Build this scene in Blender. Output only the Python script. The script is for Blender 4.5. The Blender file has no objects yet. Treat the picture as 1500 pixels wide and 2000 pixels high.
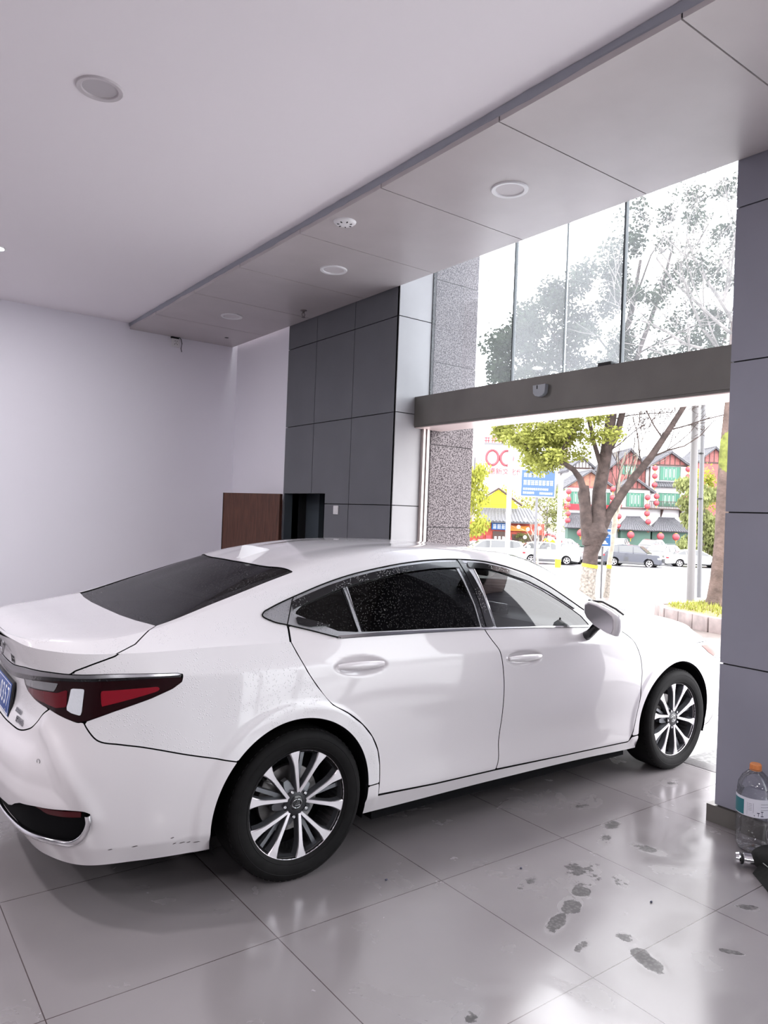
import bpy, bmesh, math, random
import numpy as np
from mathutils import Vector, Matrix
from mathutils import noise as mnoise

sc = bpy.context.scene
COL = sc.collection
PI = math.pi
random.seed(7)
RS = np.random.RandomState(11)

# ------------------------------------------------------------------ camera, light, exposure
YAW = 0.9321
cam_data = bpy.data.cameras.new('camera')
cam_data.sensor_fit = 'VERTICAL'; cam_data.sensor_height = 36.0
cam_data.lens = 1439.1 * 36.0 / 2000.0
cam_data.clip_end = 600.0; cam_data.clip_start = 0.05
cam = bpy.data.objects.new('camera', cam_data); COL.objects.link(cam)
def cam_matrix(yaw, pitch, roll):
    f = Vector((math.cos(pitch)*math.cos(yaw), math.cos(pitch)*math.sin(yaw), math.sin(pitch)))
    r = Vector((math.sin(yaw), -math.cos(yaw), 0)); d = f.cross(r)
    c, s = math.cos(roll), math.sin(roll)
    r2 = c*r + s*d; d2 = -s*r + c*d
    return Matrix((r2, -d2, -f)).transposed().to_4x4()
cam.matrix_world = Matrix.Translation((0, 0, 1.6332)) @ cam_matrix(YAW, 0.0028, -0.0378)
sc.camera = cam
sc.view_settings.view_transform = 'Standard'; sc.view_settings.look = 'None'
sc.view_settings.exposure = 0.56; sc.view_settings.gamma = 1.0; sc.view_settings.use_curve_mapping = False
sc.cycles.use_denoising = True
sc.cycles.max_bounces = 10; sc.cycles.diffuse_bounces = 5; sc.cycles.glossy_bounces = 5
sc.cycles.transparent_max_bounces = 24; sc.cycles.transmission_bounces = 8
sc.cycles.sample_clamp_indirect = 8.0; sc.cycles.caustics_refractive = False; sc.cycles.caustics_reflective = False

SKY_STRENGTH = 5.4
world = bpy.data.worlds.new('overcast_sky'); sc.world = world; world.use_nodes = True
wn = world.node_tree.nodes; wl = world.node_tree.links
bg = wn['Background']; bg.inputs[1].default_value = SKY_STRENGTH
tc = wn.new('ShaderNodeTexCoord'); sep = wn.new('ShaderNodeSeparateXYZ'); rmp = wn.new('ShaderNodeValToRGB')
wl.new(tc.outputs['Generated'], sep.inputs[0]); wl.new(sep.outputs[2], rmp.inputs[0]); wl.new(rmp.outputs[0], bg.inputs[0])
rmp.color_ramp.elements[0].position = 0.0; rmp.color_ramp.elements[0].color = (.80, .80, .82, 1)
rmp.color_ramp.elements[1].position = 0.5; rmp.color_ramp.elements[1].color = (1.0, 1.0, 1.03, 1)

# ------------------------------------------------------------------ materials
def _spec(n): return n
def mat(name, color, rough=.5, metal=0., coat=0., spec=.5, emit=None, estr=0., bump=None, noise=None, alpha=None, trans=None, ior=1.45):
    m = bpy.data.materials.new(name); m.use_nodes = True
    nt = m.node_tree; b = nt.nodes['Principled BSDF']
    b.inputs['Base Color'].default_value = (*color, 1); b.inputs['Roughness'].default_value = rough
    b.inputs['Metallic'].default_value = metal; b.inputs['Coat Weight'].default_value = coat; b.inputs['Coat Roughness'].default_value = .04
    b.inputs['Specular IOR Level'].default_value = spec; b.inputs['IOR'].default_value = ior
    if emit: b.inputs['Emission Color'].default_value = (*emit, 1); b.inputs['Emission Strength'].default_value = estr
    if trans is not None: b.inputs['Transmission Weight'].default_value = trans
    if noise or bump:
        t = nt.nodes.new('ShaderNodeTexCoord')
    if noise:  # (scale, amount, detail)
        n = nt.nodes.new('ShaderNodeTexNoise'); n.inputs['Scale'].default_value = noise[0]; n.inputs['Detail'].default_value = noise[2] if len(noise) > 2 else 4
        nt.links.new(t.outputs['Object'], n.inputs['Vector'])
        mx = nt.nodes.new('ShaderNodeMix'); mx.data_type = 'RGBA'
        lo = [max(0, c*(1-noise[1])) for c in color]; hi = [min(1, c*(1+noise[1])) for c in color]
        mx.inputs[6].default_value = (*lo, 1); mx.inputs[7].default_value = (*hi, 1)
        r = nt.nodes.new('ShaderNodeMapRange'); r.inputs[1].default_value = .3; r.inputs[2].default_value = .7
        nt.links.new(n.outputs[0], r.inputs[0]); nt.links.new(r.outputs[0], mx.inputs[0]); nt.links.new(mx.outputs[2], b.inputs['Base Color'])
    if bump:  # (scale, strength, distance, kind)
        kind = bump[3] if len(bump) > 3 else 'noise'
        if kind == 'noise':
            n = nt.nodes.new('ShaderNodeTexNoise'); n.inputs['Scale'].default_value = bump[0]; n.inputs['Detail'].default_value = 6; out = n.outputs[0]
        else:  # water drops: little domes scattered by a cell pattern
            n = nt.nodes.new('ShaderNodeTexVoronoi'); n.inputs['Scale'].default_value = bump[0]
            r = nt.nodes.new('ShaderNodeMapRange'); r.inputs[1].default_value = .30; r.inputs[2].default_value = .12; r.inputs[3].default_value = 0; r.inputs[4].default_value = 1; r.interpolation_type = 'SMOOTHSTEP'
            nt.links.new(n.outputs['Distance'], r.inputs[0])
            n2 = nt.nodes.new('ShaderNodeTexNoise'); n2.inputs['Scale'].default_value = 7
            nt.links.new(t.outputs['Object'], n2.inputs['Vector'])
            r2 = nt.nodes.new('ShaderNodeMapRange'); r2.inputs[1].default_value = .48; r2.inputs[2].default_value = .6
            nt.links.new(n2.outputs[0], r2.inputs[0])
            mu = nt.nodes.new('ShaderNodeMath'); mu.operation = 'MULTIPLY'; nt.links.new(r.outputs[0], mu.inputs[0]); nt.links.new(r2.outputs[0], mu.inputs[1]); out = mu.outputs[0]
        nt.links.new(t.outputs['Object'], n.inputs['Vector'])
        bp = nt.nodes.new('ShaderNodeBump'); bp.inputs['Strength'].default_value = bump[1]; bp.inputs['Distance'].default_value = bump[2]
        nt.links.new(out, bp.inputs['Height']); nt.links.new(bp.outputs[0], b.inputs['Normal'])
        if coat: nt.links.new(bp.outputs[0], b.inputs['Coat Normal'])
    return m

def glass_mat(name, tint=(1, 1, 1), gloss=.06, haze=0., rough=.02, haze_col=(.9, .92, .95), drops=None):
    """thin pane: transparent with tint, a fresnel mirror and an optional milky film"""
    m = bpy.data.materials.new(name); m.use_nodes = True; nt = m.node_tree
    for n in list(nt.nodes):
        if n.type == 'BSDF_PRINCIPLED': nt.nodes.remove(n)
    out = nt.nodes['Material Output']
    tr = nt.nodes.new('ShaderNodeBsdfTransparent'); tr.inputs[0].default_value = (*tint, 1)
    gl = nt.nodes.new('ShaderNodeBsdfGlossy'); gl.inputs['Roughness'].default_value = rough
    fr = nt.nodes.new('ShaderNodeLayerWeight'); fr.inputs[0].default_value = .25
    mr = nt.nodes.new('ShaderNodeMapRange'); mr.inputs[3].default_value = gloss; mr.inputs[4].default_value = .22 if haze else .75
    nt.links.new(fr.outputs['Fresnel'], mr.inputs[0])
    last = tr.outputs[0]
    if haze:
        tl = nt.nodes.new('ShaderNodeBsdfTranslucent'); tl.inputs[0].default_value = (*haze_col, 1)
        nz = nt.nodes.new('ShaderNodeTexNoise'); nz.inputs['Scale'].default_value = 1.3; nz.inputs['Detail'].default_value = 5
        tcn = nt.nodes.new('ShaderNodeTexCoord'); nt.links.new(tcn.outputs['Object'], nz.inputs['Vector'])
        m2 = nt.nodes.new('ShaderNodeMapRange'); m2.inputs[1].default_value = .3; m2.inputs[2].default_value = .7; m2.inputs[3].default_value = haze*.8; m2.inputs[4].default_value = min(.95, haze*1.2)
        nt.links.new(nz.outputs[0], m2.inputs[0])
        h = nt.nodes.new('ShaderNodeMixShader'); nt.links.new(m2.outputs[0], h.inputs[0]); nt.links.new(last, h.inputs[1]); nt.links.new(tl.outputs[0], h.inputs[2]); last = h.outputs[0]
    mx = nt.nodes.new('ShaderNodeMixShader'); nt.links.new(mr.outputs[0], mx.inputs[0]); nt.links.new(last, mx.inputs[1]); nt.links.new(gl.outputs[0], mx.inputs[2])
    nt.links.new(mx.outputs[0], out.inputs[0])
    if drops:
        tcn = nt.nodes.new('ShaderNodeTexCoord'); n = nt.nodes.new('ShaderNodeTexVoronoi'); n.inputs['Scale'].default_value = drops
        nt.links.new(tcn.outputs['Object'], n.inputs['Vector'])
        r = nt.nodes.new('ShaderNodeMapRange'); r.inputs[1].default_value = .30; r.inputs[2].default_value = .1; r.interpolation_type = 'SMOOTHSTEP'
        nt.links.new(n.outputs['Distance'], r.inputs[0])
        bp = nt.nodes.new('ShaderNodeBump'); bp.inputs['Strength'].default_value = .8; bp.inputs['Distance'].default_value = .004
        nt.links.new(r.outputs[0], bp.inputs['Height']); nt.links.new(bp.outputs[0], gl.inputs['Normal'])
    return m

# ------------------------------------------------------------------ mesh helpers
class MB:
    """collects shapes and links them as one mesh object"""
    def __init__(s): s.v = []; s.f = []; s.sm = []
    def add(s, V, F, smooth=False, M=None):
        o = len(s.v)
        for p in V:
            p = Vector(p)
            if M is not None: p = M @ p
            s.v.append(tuple(p))
        for f in F: s.f.append(tuple(i+o for i in f)); s.sm.append(smooth)
        return s
    def box(s, x0, x1, y0, y1, z0, z1, M=None):
        V = [(x, y, z) for z in (z0, z1) for y in (y0, y1) for x in (x0, x1)]
        return s.add(V, [(0, 2, 3, 1), (4, 5, 7, 6), (0, 1, 5, 4), (2, 6, 7, 3), (0, 4, 6, 2), (1, 3, 7, 5)], False, M)
    def bbox(s, x0, x1, y0, y1, z0, z1, b=.005, M=None, seg=2):
        bm = bmesh.new(); bmesh.ops.create_cube(bm, size=1)
        for v in bm.verts: v.co = Vector(((x0+x1)/2+v.co.x*(x1-x0), (y0+y1)/2+v.co.y*(y1-y0), (z0+z1)/2+v.co.z*(z1-z0)))
        bmesh.ops.bevel(bm, geom=list(bm.edges), offset=b, segments=seg, profile=.5, affect='EDGES')
        s.bm(bm, M, True); return s
    def bm(s, bm, M=None, smooth=False):
        bm.verts.ensure_lookup_table(); bm.verts.index_update()
        s.add([v.co[:] for v in bm.verts], [[v.index for v in f.verts] for f in bm.faces], smooth, M); bm.free()
    def prism(s, poly, z0, z1, M=None, smooth=False):
        n = len(poly); V = [(p[0], p[1], z0) for p in poly]+[(p[0], p[1], z1) for p in poly]
        F = [tuple(range(n))[::-1], tuple(range(n, 2*n))]
        s.add(V, F, False, M); s.add(V, [(i, (i+1) % n, n+(i+1) % n, n+i) for i in range(n)], smooth, M); return s
    def tube(s, pts, r, n=10, cap=True, smooth=True, M=None):
        pts = [Vector(p) for p in pts]; R = r if isinstance(r, (list, tuple)) else [r]*len(pts)
        V = []; F = []; up = None
        for i, p in enumerate(pts):
            d = (pts[min(i+1, len(pts)-1)]-pts[max(i-1, 0)]).normalized()
            if up is None: up = Vector((0, 0, 1)) if abs(d.z) < .9 else Vector((1, 0, 0))
            a = d.cross(up)
            if a.length < 1e-5: a = d.orthogonal()
            a.normalize(); b = d.cross(a).normalized(); up = -b if False else b.cross(d)*0+up
            a2 = a
            for k in range(n):
                t = 2*PI*k/n; V.append(p+(a2*math.cos(t)+b*math.sin(t))*R[i])
        for i in range(len(pts)-1):
            for k in range(n): F.append((i*n+k, i*n+(k+1) % n, (i+1)*n+(k+1) % n, (i+1)*n+k))
        if cap: F.append(tuple(range(n))[::-1]); F.append(tuple(range((len(pts)-1)*n, len(pts)*n)))
        return s.add(V, F, smooth, M)
    def cyl(s, c, r, h, n=24, axis='z', M=None, r2=None, smooth=True):
        c = Vector(c); a = {'x': Vector((1, 0, 0)), 'y': Vector((0, 1, 0)), 'z': Vector((0, 0, 1))}[axis]
        return s.tube([c, c+a*h], [r, r if r2 is None else r2], n, True, smooth, M)
    def lathe(s, prof, n=32, M=None, smooth=True, close=False):
        """prof of (r, z) about z"""
        V = []; F = []
        for r, z in prof:
            for k in range(n): t = 2*PI*k/n; V.append((r*math.cos(t), r*math.sin(t), z))
        m = len(prof)
        for i in range(m-1 if not close else m):
            j = (i+1) % m
            for k in range(n): F.append((i*n+k, i*n+(k+1) % n, j*n+(k+1) % n, j*n+k))
        return s.add(V, F, smooth, M)
    def sphere(s, c, r, M=None, sc3=(1, 1, 1), n=16):
        bm = bmesh.new(); bmesh.ops.create_uvsphere(bm, u_segments=n, v_segments=max(6, n//2), radius=1)
        for v in bm.verts: v.co = Vector((c[0]+v.co.x*r*sc3[0], c[1]+v.co.y*r*sc3[1], c[2]+v.co.z*r*sc3[2]))
        s.bm(bm, M, True); return s
    def build(s, name, material, parent=None, label=None, sharp=None):
        me = bpy.data.meshes.new(name); me.from_pydata(s.v, [], s.f); me.update()
        me.polygons.foreach_set('use_smooth', s.sm)
        if sharp is not None: me.set_sharp_from_angle(angle=math.radians(sharp))
        elif any(s.sm): me.set_sharp_from_angle(angle=math.radians(42))
        return link(me, name, material, parent, label)
def link(me, name, material, parent=None, label=None):
    o = bpy.data.objects.new(name, me); COL.objects.link(o)
    if material is not None: me.materials.append(material)
    if parent is not None: o.parent = parent
    if label: o['label'] = label
    return o
def tag(o, label=None, cat=None, group=None, kind=None):
    if label: o['label'] = label
    if cat: o['category'] = cat
    if group: o['group'] = group
    if kind: o['kind'] = kind
    return o
def empty(name, loc=(0, 0, 0), rz=0., label=None, cat=None, group=None):
    o = bpy.data.objects.new(name, None); COL.objects.link(o); o.empty_display_size = .1
    o.location = loc; o.rotation_euler = (0, 0, rz); return tag(o, label, cat, group)
def copy_tree(o, parent=None):
    c = o.copy(); COL.objects.link(c)
    if parent is not None: c.parent = parent
    for ch in list(o.children): copy_tree(ch, c)
    return c
def text_mesh(body, size, extrude=.001, align='CENTER'):
    cu = bpy.data.curves.new('text', 'FONT'); cu.body = body; cu.size = size; cu.extrude = extrude; cu.align_x = align; cu.align_y = 'CENTER'
    ob = bpy.data.objects.new('text', cu); COL.objects.link(ob)
    dg = bpy.context.evaluated_depsgraph_get(); me = bpy.data.meshes.new_from_object(ob.evaluated_get(dg))
    bpy.data.objects.remove(ob); bpy.data.curves.remove(cu); return me
def text_obj(name, body, size, material, parent, M, extrude=.001, sx=1., label=None):
    me = text_mesh(body, size, extrude); me.transform(M @ Matrix.Scale(sx, 4, (1, 0, 0))); me.materials.clear()
    return link(me, name, material, parent, label)
def frame_M(o, ex, ey):
    ex = Vector(ex).normalized(); ey = Vector(ey).normalized(); ez = ex.cross(ey).normalized(); ey = ez.cross(ex)
    M = Matrix((ex, ey, ez)).transposed().to_4x4(); M.translation = Vector(o); return M
# ------------------------------------------------------------------ the room (x runs out to the street, y along the shop front, z up)
XF, XG = 3.95, 4.32          # inner pier / column face, glazing
ZS, ZC = 3.66, 3.73          # soffit, main ceiling
YW = 8.64
M_wall = mat('white_plaster', (.90, .885, .95), .8, bump=(14, .08, .002))
M_wall_d = mat('dark_shop_wall', (.16, .155, .165), .7)  # dark tone chosen to cut low light from the unseen walls
M_ceil = mat('ceiling_paint', (.94, .90, .93), .75, bump=(9, .06, .002))
M_soffit = mat('soffit_panel', (.53, .485, .487), .35, noise=(3, .04))
M_panel = mat('grey_metal_panel', (.128, .133, .148), .38, noise=(2.5, .06))
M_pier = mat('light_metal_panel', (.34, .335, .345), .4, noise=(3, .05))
M_colm = mat('column_panel', (.285, .285, .34), .45, noise=(2, .05))
M_joint = mat('black_joint', (.01, .01, .012), .6)
M_steel = mat('brushed_steel', (.145, .137, .125), .38, metal=.35, noise=(3, .10))
M_alum = mat('pinkish_aluminium', (.62, .54, .52), .4, metal=.6)
M_black = mat('black_plastic', (.012, .012, .013), .5)
M_white_pl = mat('white_plastic', (.78, .77, .78), .4)
M_dark_glass = mat('dark_edge', (.05, .06, .065), .2)

def floor_material():
    m = bpy.data.materials.new('polished_tiles'); m.use_nodes = True; nt = m.node_tree; N = nt.nodes; L = nt.links
    b = N['Principled BSDF']; tc = N.new('ShaderNodeTexCoord'); sp = N.new('ShaderNodeSeparateXYZ'); L.new(tc.outputs['Object'], sp.inputs[0])
    T = .8255
    def mth(op, a, c=None, clamp=False):
        n = N.new('ShaderNodeMath'); n.operation = op; n.use_clamp = clamp
        for i, q in enumerate((a, c)):
            if q is None: continue
            if isinstance(q, (int, float)): n.inputs[i].default_value = q
            else: L.new(q, n.inputs[i])
        return n.outputs[0]
    ds = []
    for ax, o in ((0, 2.2297), (1, 2.467)):
        f = mth('DIVIDE', mth('SUBTRACT', sp.outputs[ax], o), T); r = mth('ROUND', f); ds.append(mth('ABSOLUTE', mth('MULTIPLY', mth('SUBTRACT', f, r), T)))
    d = mth('MINIMUM', ds[0], ds[1])
    line = mth('LESS_THAN', d, .0019)
    n1 = N.new('ShaderNodeTexNoise'); n1.inputs['Scale'].default_value = 2.2; n1.inputs['Detail'].default_value = 6; L.new(tc.outputs['Object'], n1.inputs[0])
    n2 = N.new('ShaderNodeTexNoise'); n2.inputs['Scale'].default_value = 9; n2.inputs['Detail'].default_value = 8; n2.inputs['Roughness'].default_value = .7; L.new(tc.outputs['Object'], n2.inputs[0])
    # dried wet patches and two shoe prints
    def ell(cx, cy, a, bb, ang):
        c, s = math.cos(ang), math.sin(ang)
        dx = mth('SUBTRACT', sp.outputs[0], cx); dy = mth('SUBTRACT', sp.outputs[1], cy)
        u = mth('DIVIDE', mth('ADD', mth('MULTIPLY', dx, c), mth('MULTIPLY', dy, s)), a)
        v = mth('DIVIDE', mth('SUBTRACT', mth('MULTIPLY', dy, c), mth('MULTIPLY', dx, s)), bb)
        return mth('SUBTRACT', 1.0, mth('ADD', mth('MULTIPLY', u, u), mth('MULTIPLY', v, v)), True)
    tot = None
    for e in STAINS:
        q = mth('MULTIPLY', ell(*e[:5]), e[5]); tot = q if tot is None else mth('MAXIMUM', tot, q)
    wave = N.new('ShaderNodeTexVoronoi'); wave.inputs['Scale'].default_value = 75; L.new(tc.outputs['Object'], wave.inputs[0])
    pat = mth('MULTIPLY', mth('GREATER_THAN', mth('ADD', n2.outputs[0], mth('MULTIPLY', tot, .42)), .69), 1.0)
    pat = mth('MULTIPLY', pat, mth('GREATER_THAN', tot, .02))
    pat2 = mth('MULTIPLY', pat, mth('ADD', .35, wave.outputs['Distance']), True)
    col = N.new('ShaderNodeMix'); col.data_type = 'RGBA'; col.inputs[6].default_value = (.20, .183, .188, 1); col.inputs[7].default_value = (.245, .225, .232, 1)
    L.new(n1.outputs[0], col.inputs[0])
    c2 = N.new('ShaderNodeMix'); c2.data_type = 'RGBA'; L.new(pat2, c2.inputs[0]); L.new(col.outputs[2], c2.inputs[6]); c2.inputs[7].default_value = (.07, .065, .066, 1)
    c3 = N.new('ShaderNodeMix'); c3.data_type = 'RGBA'; L.new(line, c3.inputs[0]); L.new(c2.outputs[2], c3.inputs[6]); c3.inputs[7].default_value = (.06, .045, .045, 1)
    L.new(c3.outputs[2], b.inputs['Base Color'])
    r = N.new('ShaderNodeMapRange'); r.inputs[3].default_value = .10; r.inputs[4].default_value = .26; L.new(n1.outputs[0], r.inputs[0])
    r1 = N.new('ShaderNodeMapRange'); r1.inputs[1].default_value = .42; r1.inputs[2].default_value = .62; r1.inputs[3].default_value = 0; r1.inputs[4].default_value = .09; n3 = N.new('ShaderNodeTexNoise'); n3.inputs['Scale'].default_value = 3.6; n3.inputs['Detail'].default_value = 7; n3.inputs['Distortion'].default_value = 1.2; L.new(tc.outputs['Object'], n3.inputs[0]); L.new(n3.outputs[0], r1.inputs[0])
    L.new(mth('ADD', mth('ADD', r.outputs[0], r1.outputs[0]), mth('MULTIPLY', tot, .25)), b.inputs['Roughness'])
    sp_ = N.new('ShaderNodeMapRange'); sp_.inputs[3].default_value = .5; sp_.inputs[4].default_value = .16; L.new(pat, sp_.inputs[0]); L.new(sp_.outputs[0], b.inputs['Specular IOR Level'])
    b.inputs['Specular IOR Level'].default_value = .5; b.inputs['IOR'].default_value = 1.85
    return m
# (x, y, half length, half width, angle, weight)
STAINS = [(2.69, 2.065, .06, .05, .4, .9), (2.56, 2.01, .10, .055, .4, .95), (2.40, 1.95, .13, .045, .35, .75), (2.54, 2.24, .10, .035, .3, .5), (2.84, 2.18, .18, .13, .4, .45), (2.92, 2.02, .10, .05, .9, .5),
          (2.49, 1.60, .11, .05, 1.25, 1.1), (2.55, 1.72, .07, .05, 1.25, .6), (2.35, 1.79, .08, .03, .2, .6), (3.24, 2.34, .12, .05, .5, .45), (3.32, 2.16, .06, .14, .3, .6), (3.42, 2.44, .10, .06, .2, .6), (3.2, 1.58, .07, .03, 2.3, .7), (2.82, 1.44, .06, .02, 2.2, .8), (1.74, 1.74, .08, .03, .4, .5), (3.55, 2.7, .22, .08, .3, .3), (4.3, 2.62, .14, .07, .3, .4)]
M_floor = floor_material()

o = MB().box(-7, 4.74, -7, YW+.15, -.12, 0).build('floor', M_floor); tag(o, 'polished pale grey floor tiles with dark joints and dusty shoe prints', kind='structure')
# white wall and its return, ceiling
o = MB().box(-7, 4.15, YW, YW+.15, 0, 3.9).build('wall_left', M_wall); tag(o, 'plain white plaster wall behind the car', kind='structure')
o = MB().box(XF+.06, XF+.2, 7.2, YW, 0, 3.9).build('wall_far', M_wall); tag(o, 'white wall return beside the grey panels', kind='structure')
o = MB().box(-7, 2.655, -7, YW+.15, ZC, ZC+.12).build('ceiling', M_ceil); tag(o, 'smooth white painted ceiling', kind='structure')
o = MB().box(-7.15, -7, -7, YW+.15, 0, 3.9).build('wall_back', M_wall_d); tag(o, 'dark wall at the back of the showroom', kind='structure')
b = MB(); b.box(-7, -6, -7.15, -7, 0, 3.9); b.box(3, 4.3, -7.15, -7, 0, 3.9); b.box(-6, 3, -7.15, -7, 0, 3.9)
o = b.build('wall_right', M_wall_d); tag(o, 'dark wall at the other end of the showroom', kind='structure')

# grey panelled wall beside the entrance, with the dark doorway cut out
def panel_wall(name, x, y0, y1, ys, zs, material, hole=None, thick=.03, gap=.008):
    """panels in the plane x, facing -x; ys, zs are the joint lines"""
    b = MB()
    Y = [y0]+[q for q in ys if y0 < q < y1]+[y1]; Z = [0]+zs+[ZS+.25]
    for i in range(len(Y)-1):
        for k in range(len(Z)-1):
            a0, a1, c0, c1 = Y[i]+gap/2, Y[i+1]-gap/2, Z[k]+gap/2, Z[k+1]-gap/2
            rects = [(a0, a1, c0, c1)]
            if hole:
                h0, h1, hz = hole; nr = []
                for (p, q, r, s) in rects:
                    if q <= h0 or p >= h1 or r >= hz: nr.append((p, q, r, s)); continue
                    if p < h0: nr.append((p, h0, r, s))
                    if q > h1: nr.append((h1, q, r, s))
                    if s > hz: nr.append((max(p, h0), min(q, h1), hz, s))
                rects = nr
            for (p, q, r, s) in rects:
                if q-p > .005 and s-r > .005: b.box(x, x+thick, p, q, r, s)
    o = b.build(name, material); return o
SEAMZ = [.88, 1.715, 2.545, 3.40]
o = panel_wall('wall_entrance', XF, 5.205, 7.2, [5.90, 6.60], SEAMZ, M_panel, hole=(6.33, 7.17, 1.82)); tag(o, 'dark grey metal wall panels with black joints beside the entrance', kind='structure')
b = MB(); b.box(XF+.03, XF+.1, 5.205, 6.33, 0, 3.9); b.box(XF+.03, XF+.1, 6.33, 7.2, 1.82, 3.9); b.build('trim_1', M_joint)['kind'] = 'structure'
# doorway: recess coloured near-black to stand in for its shade, with a paler frame
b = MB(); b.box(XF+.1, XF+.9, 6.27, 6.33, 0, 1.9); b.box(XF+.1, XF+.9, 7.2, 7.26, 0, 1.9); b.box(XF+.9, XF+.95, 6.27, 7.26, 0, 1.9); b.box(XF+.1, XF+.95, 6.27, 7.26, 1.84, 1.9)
M_recess = mat('room_shade_black', (.012, .013, .014), .8)
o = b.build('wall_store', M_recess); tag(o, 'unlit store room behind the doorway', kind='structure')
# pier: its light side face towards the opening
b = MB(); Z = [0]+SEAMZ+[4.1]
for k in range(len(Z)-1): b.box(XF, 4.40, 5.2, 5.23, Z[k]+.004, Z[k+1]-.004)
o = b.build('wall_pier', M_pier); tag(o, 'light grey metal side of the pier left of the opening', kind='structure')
b = MB(); b.box(XF+.01, 4.42, 5.215, 5.3, 0, 4.1); b.box(4.325, 4.345, 5.19, 5.2, 2.7, 4.1); b.build('trim_2', M_joint)['kind'] = 'structure'
# stone pier outside
def granite():
    m = bpy.data.materials.new('speckled_granite'); m.use_nodes = True; nt = m.node_tree; N = nt.nodes; L = nt.links
    tc = N.new('ShaderNodeTexCoord'); n = N.new('ShaderNodeTexNoise'); n.inputs['Scale'].default_value = 85; n.inputs['Detail'].default_value = 2; L.new(tc.outputs['Object'], n.inputs[0])
    r = N.new('ShaderNodeValToRGB'); r.color_ramp.elements[0].position = .40; r.color_ramp.elements[0].color = (.03, .022, .026, 1); r.color_ramp.elements[1].position = .60; r.color_ramp.elements[1].color = (.22, .195, .20, 1)
    L.new(n.outputs[0], r.inputs[0]); L.new(r.outputs[0], N['Principled BSDF'].inputs['Base Color']); N['Principled BSDF'].inputs['Roughness'].default_value = .6; N['Principled BSDF'].inputs['Specular IOR Level'].default_value = .2
    return m
M_gran = granite()
b = MB(); Z = [0, .72, 1.53, 2.29, 3.05, 3.81, 4.57, 5.33, 6.1]
for k in range(len(Z)-1): b.box(4.36, 4.885, 5.19, 5.62, Z[k]+.003, Z[k+1]-.003)
o = b.build('wall_stone_pier', M_gran); tag(o, 'speckled granite pier outside the glass', kind='structure')
b = MB(); b.box(4.37, 4.875, 5.2, 5.62, -.1, 6.1); b.build('trim_3', M_joint)['kind'] = 'structure'
# soffit: seven panels with joints
YS = [-.35, .68, 1.70, 2.715, 3.735, 4.735, 5.74, 6.72, 7.77, YW]
b = MB()
for k in range(len(YS)-1): b.box(2.655, XF-.015, YS[k]+.004, YS[k+1]-.004, ZS, ZS+.14)
b.box(2.655, XF-.015, -7, -.354, ZS, ZS+.14)
o = b.build('ceiling_soffit', M_soffit); tag(o, 'dropped grey metal soffit panels along the shop front', kind='structure')
b = MB(); b.box(2.66, XF-.02, -7, YW, ZS+.01, ZS+.16); b.build('trim_4', M_joint)['kind'] = 'structure'
# ragged plaster bead where the soffit meets the ceiling
b = MB(); V = []; n = 220
for i in range(n+1):
    y = -1+(YW+1)*i/n; w = .020+.012*mnoise.noise(Vector((y*2.2, 0, 0)))+.006*mnoise.noise(Vector((y*9, 3, 0)))
    V += [(2.656, y, ZC+.001), (2.656-w*.7, y, ZC-.003), (2.648, y, ZC-.02-w*.8), (2.656, y, ZC-.022-w)]
F = [(4*i+k, 4*i+k+1, 4*i+5+k, 4*i+4+k) for i in range(n) for k in range(3)]
b.add(V, F, True); M_bead = mat('plaster_bead', (.36, .37, .42), .8, bump=(40, .4, .004)); o = b.build('trim_5', M_bead); tag(o, 'ragged plaster edge between ceiling and soffit', kind='structure')

# head of the glazed opening above the soffit
o = MB().box(XF-.015, 5.0, -7, 5.6, 4.6, 4.75).build('ceiling_porch', M_wall); o['kind'] = 'structure'
o = MB().box(XF-.015, XF-.002, -7, YW, ZS+.005, 4.62).build('wall_leak_block', M_soffit); tag(o, 'grey unseen bulkhead added above the soffit edge to block sky light', kind='structure')  # added out of view to stop sky light leaking over the ceiling
# column right of the opening
b = MB(); Z = [0.097]+SEAMZ+[4.6]
for k in range(len(Z)-1): b.box(XF, 4.55, 1.2, 2.15, Z[k]+.004, Z[k+1]-.004)
o = b.build('wall_column', M_colm); tag(o, 'square column clad in blue-grey metal panels right of the opening', kind='structure')
b = MB(); b.box(XF+.012, 4.54, 1.212, 2.138, 0, 4.6); b.build('trim_6', M_joint)['kind'] = 'structure'
b = MB(); b.box(XF-.014, XF+.05, 1.16, 2.19, .0, .095); b.box(XF+.05, 4.6, 2.15, 2.19, 0, .095); b.box(XF+.05, 4.6, 1.16, 1.2, 0, .095)
o = b.build('baseboard_column', M_steel); tag(o, 'brushed steel skirting round the column foot', kind='structure')
# steel beam over the opening
b = MB(); b.box(4.16, 4.36, 2.15, 5.235, 2.44, 2.70); b.box(4.165, 4.5, 2.15, 5.2, 2.425, 2.44)
o = b.build('beam', M_steel); tag(o, 'wide brushed steel door beam across the entrance opening', 'beam')
M_beamlip = mat('beam_lip', (.75, .62, .60), .35, metal=.3)
MB().box(4.17, 4.48, 2.16, 5.19, 2.418, 2.425).build('lower_lip', M_beamlip, o, 'pinkish aluminium underside of the beam')
# door frame jamb
b = MB(); b.box(4.25, 4.275, 5.165, 5.2, 0, 2.42); b.box(4.285, 4.31, 5.155, 5.2, 0, 2.42); b.box(4.275, 4.285, 5.18, 5.2, 0, 2.42); o = b.build('door_1', M_alum); tag(o, 'slim pinkish aluminium door jamb', kind='structure')
# dark threshold strip, outside paving step
o = MB().box(4.74, 4.87, 1.2, 5.19, -.12, .002).build('trim_7', mat('dark_stone', (.055, .048, .052), .3, noise=(60, .5))); tag(o, 'dark granite threshold strip', kind='structure')
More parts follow.
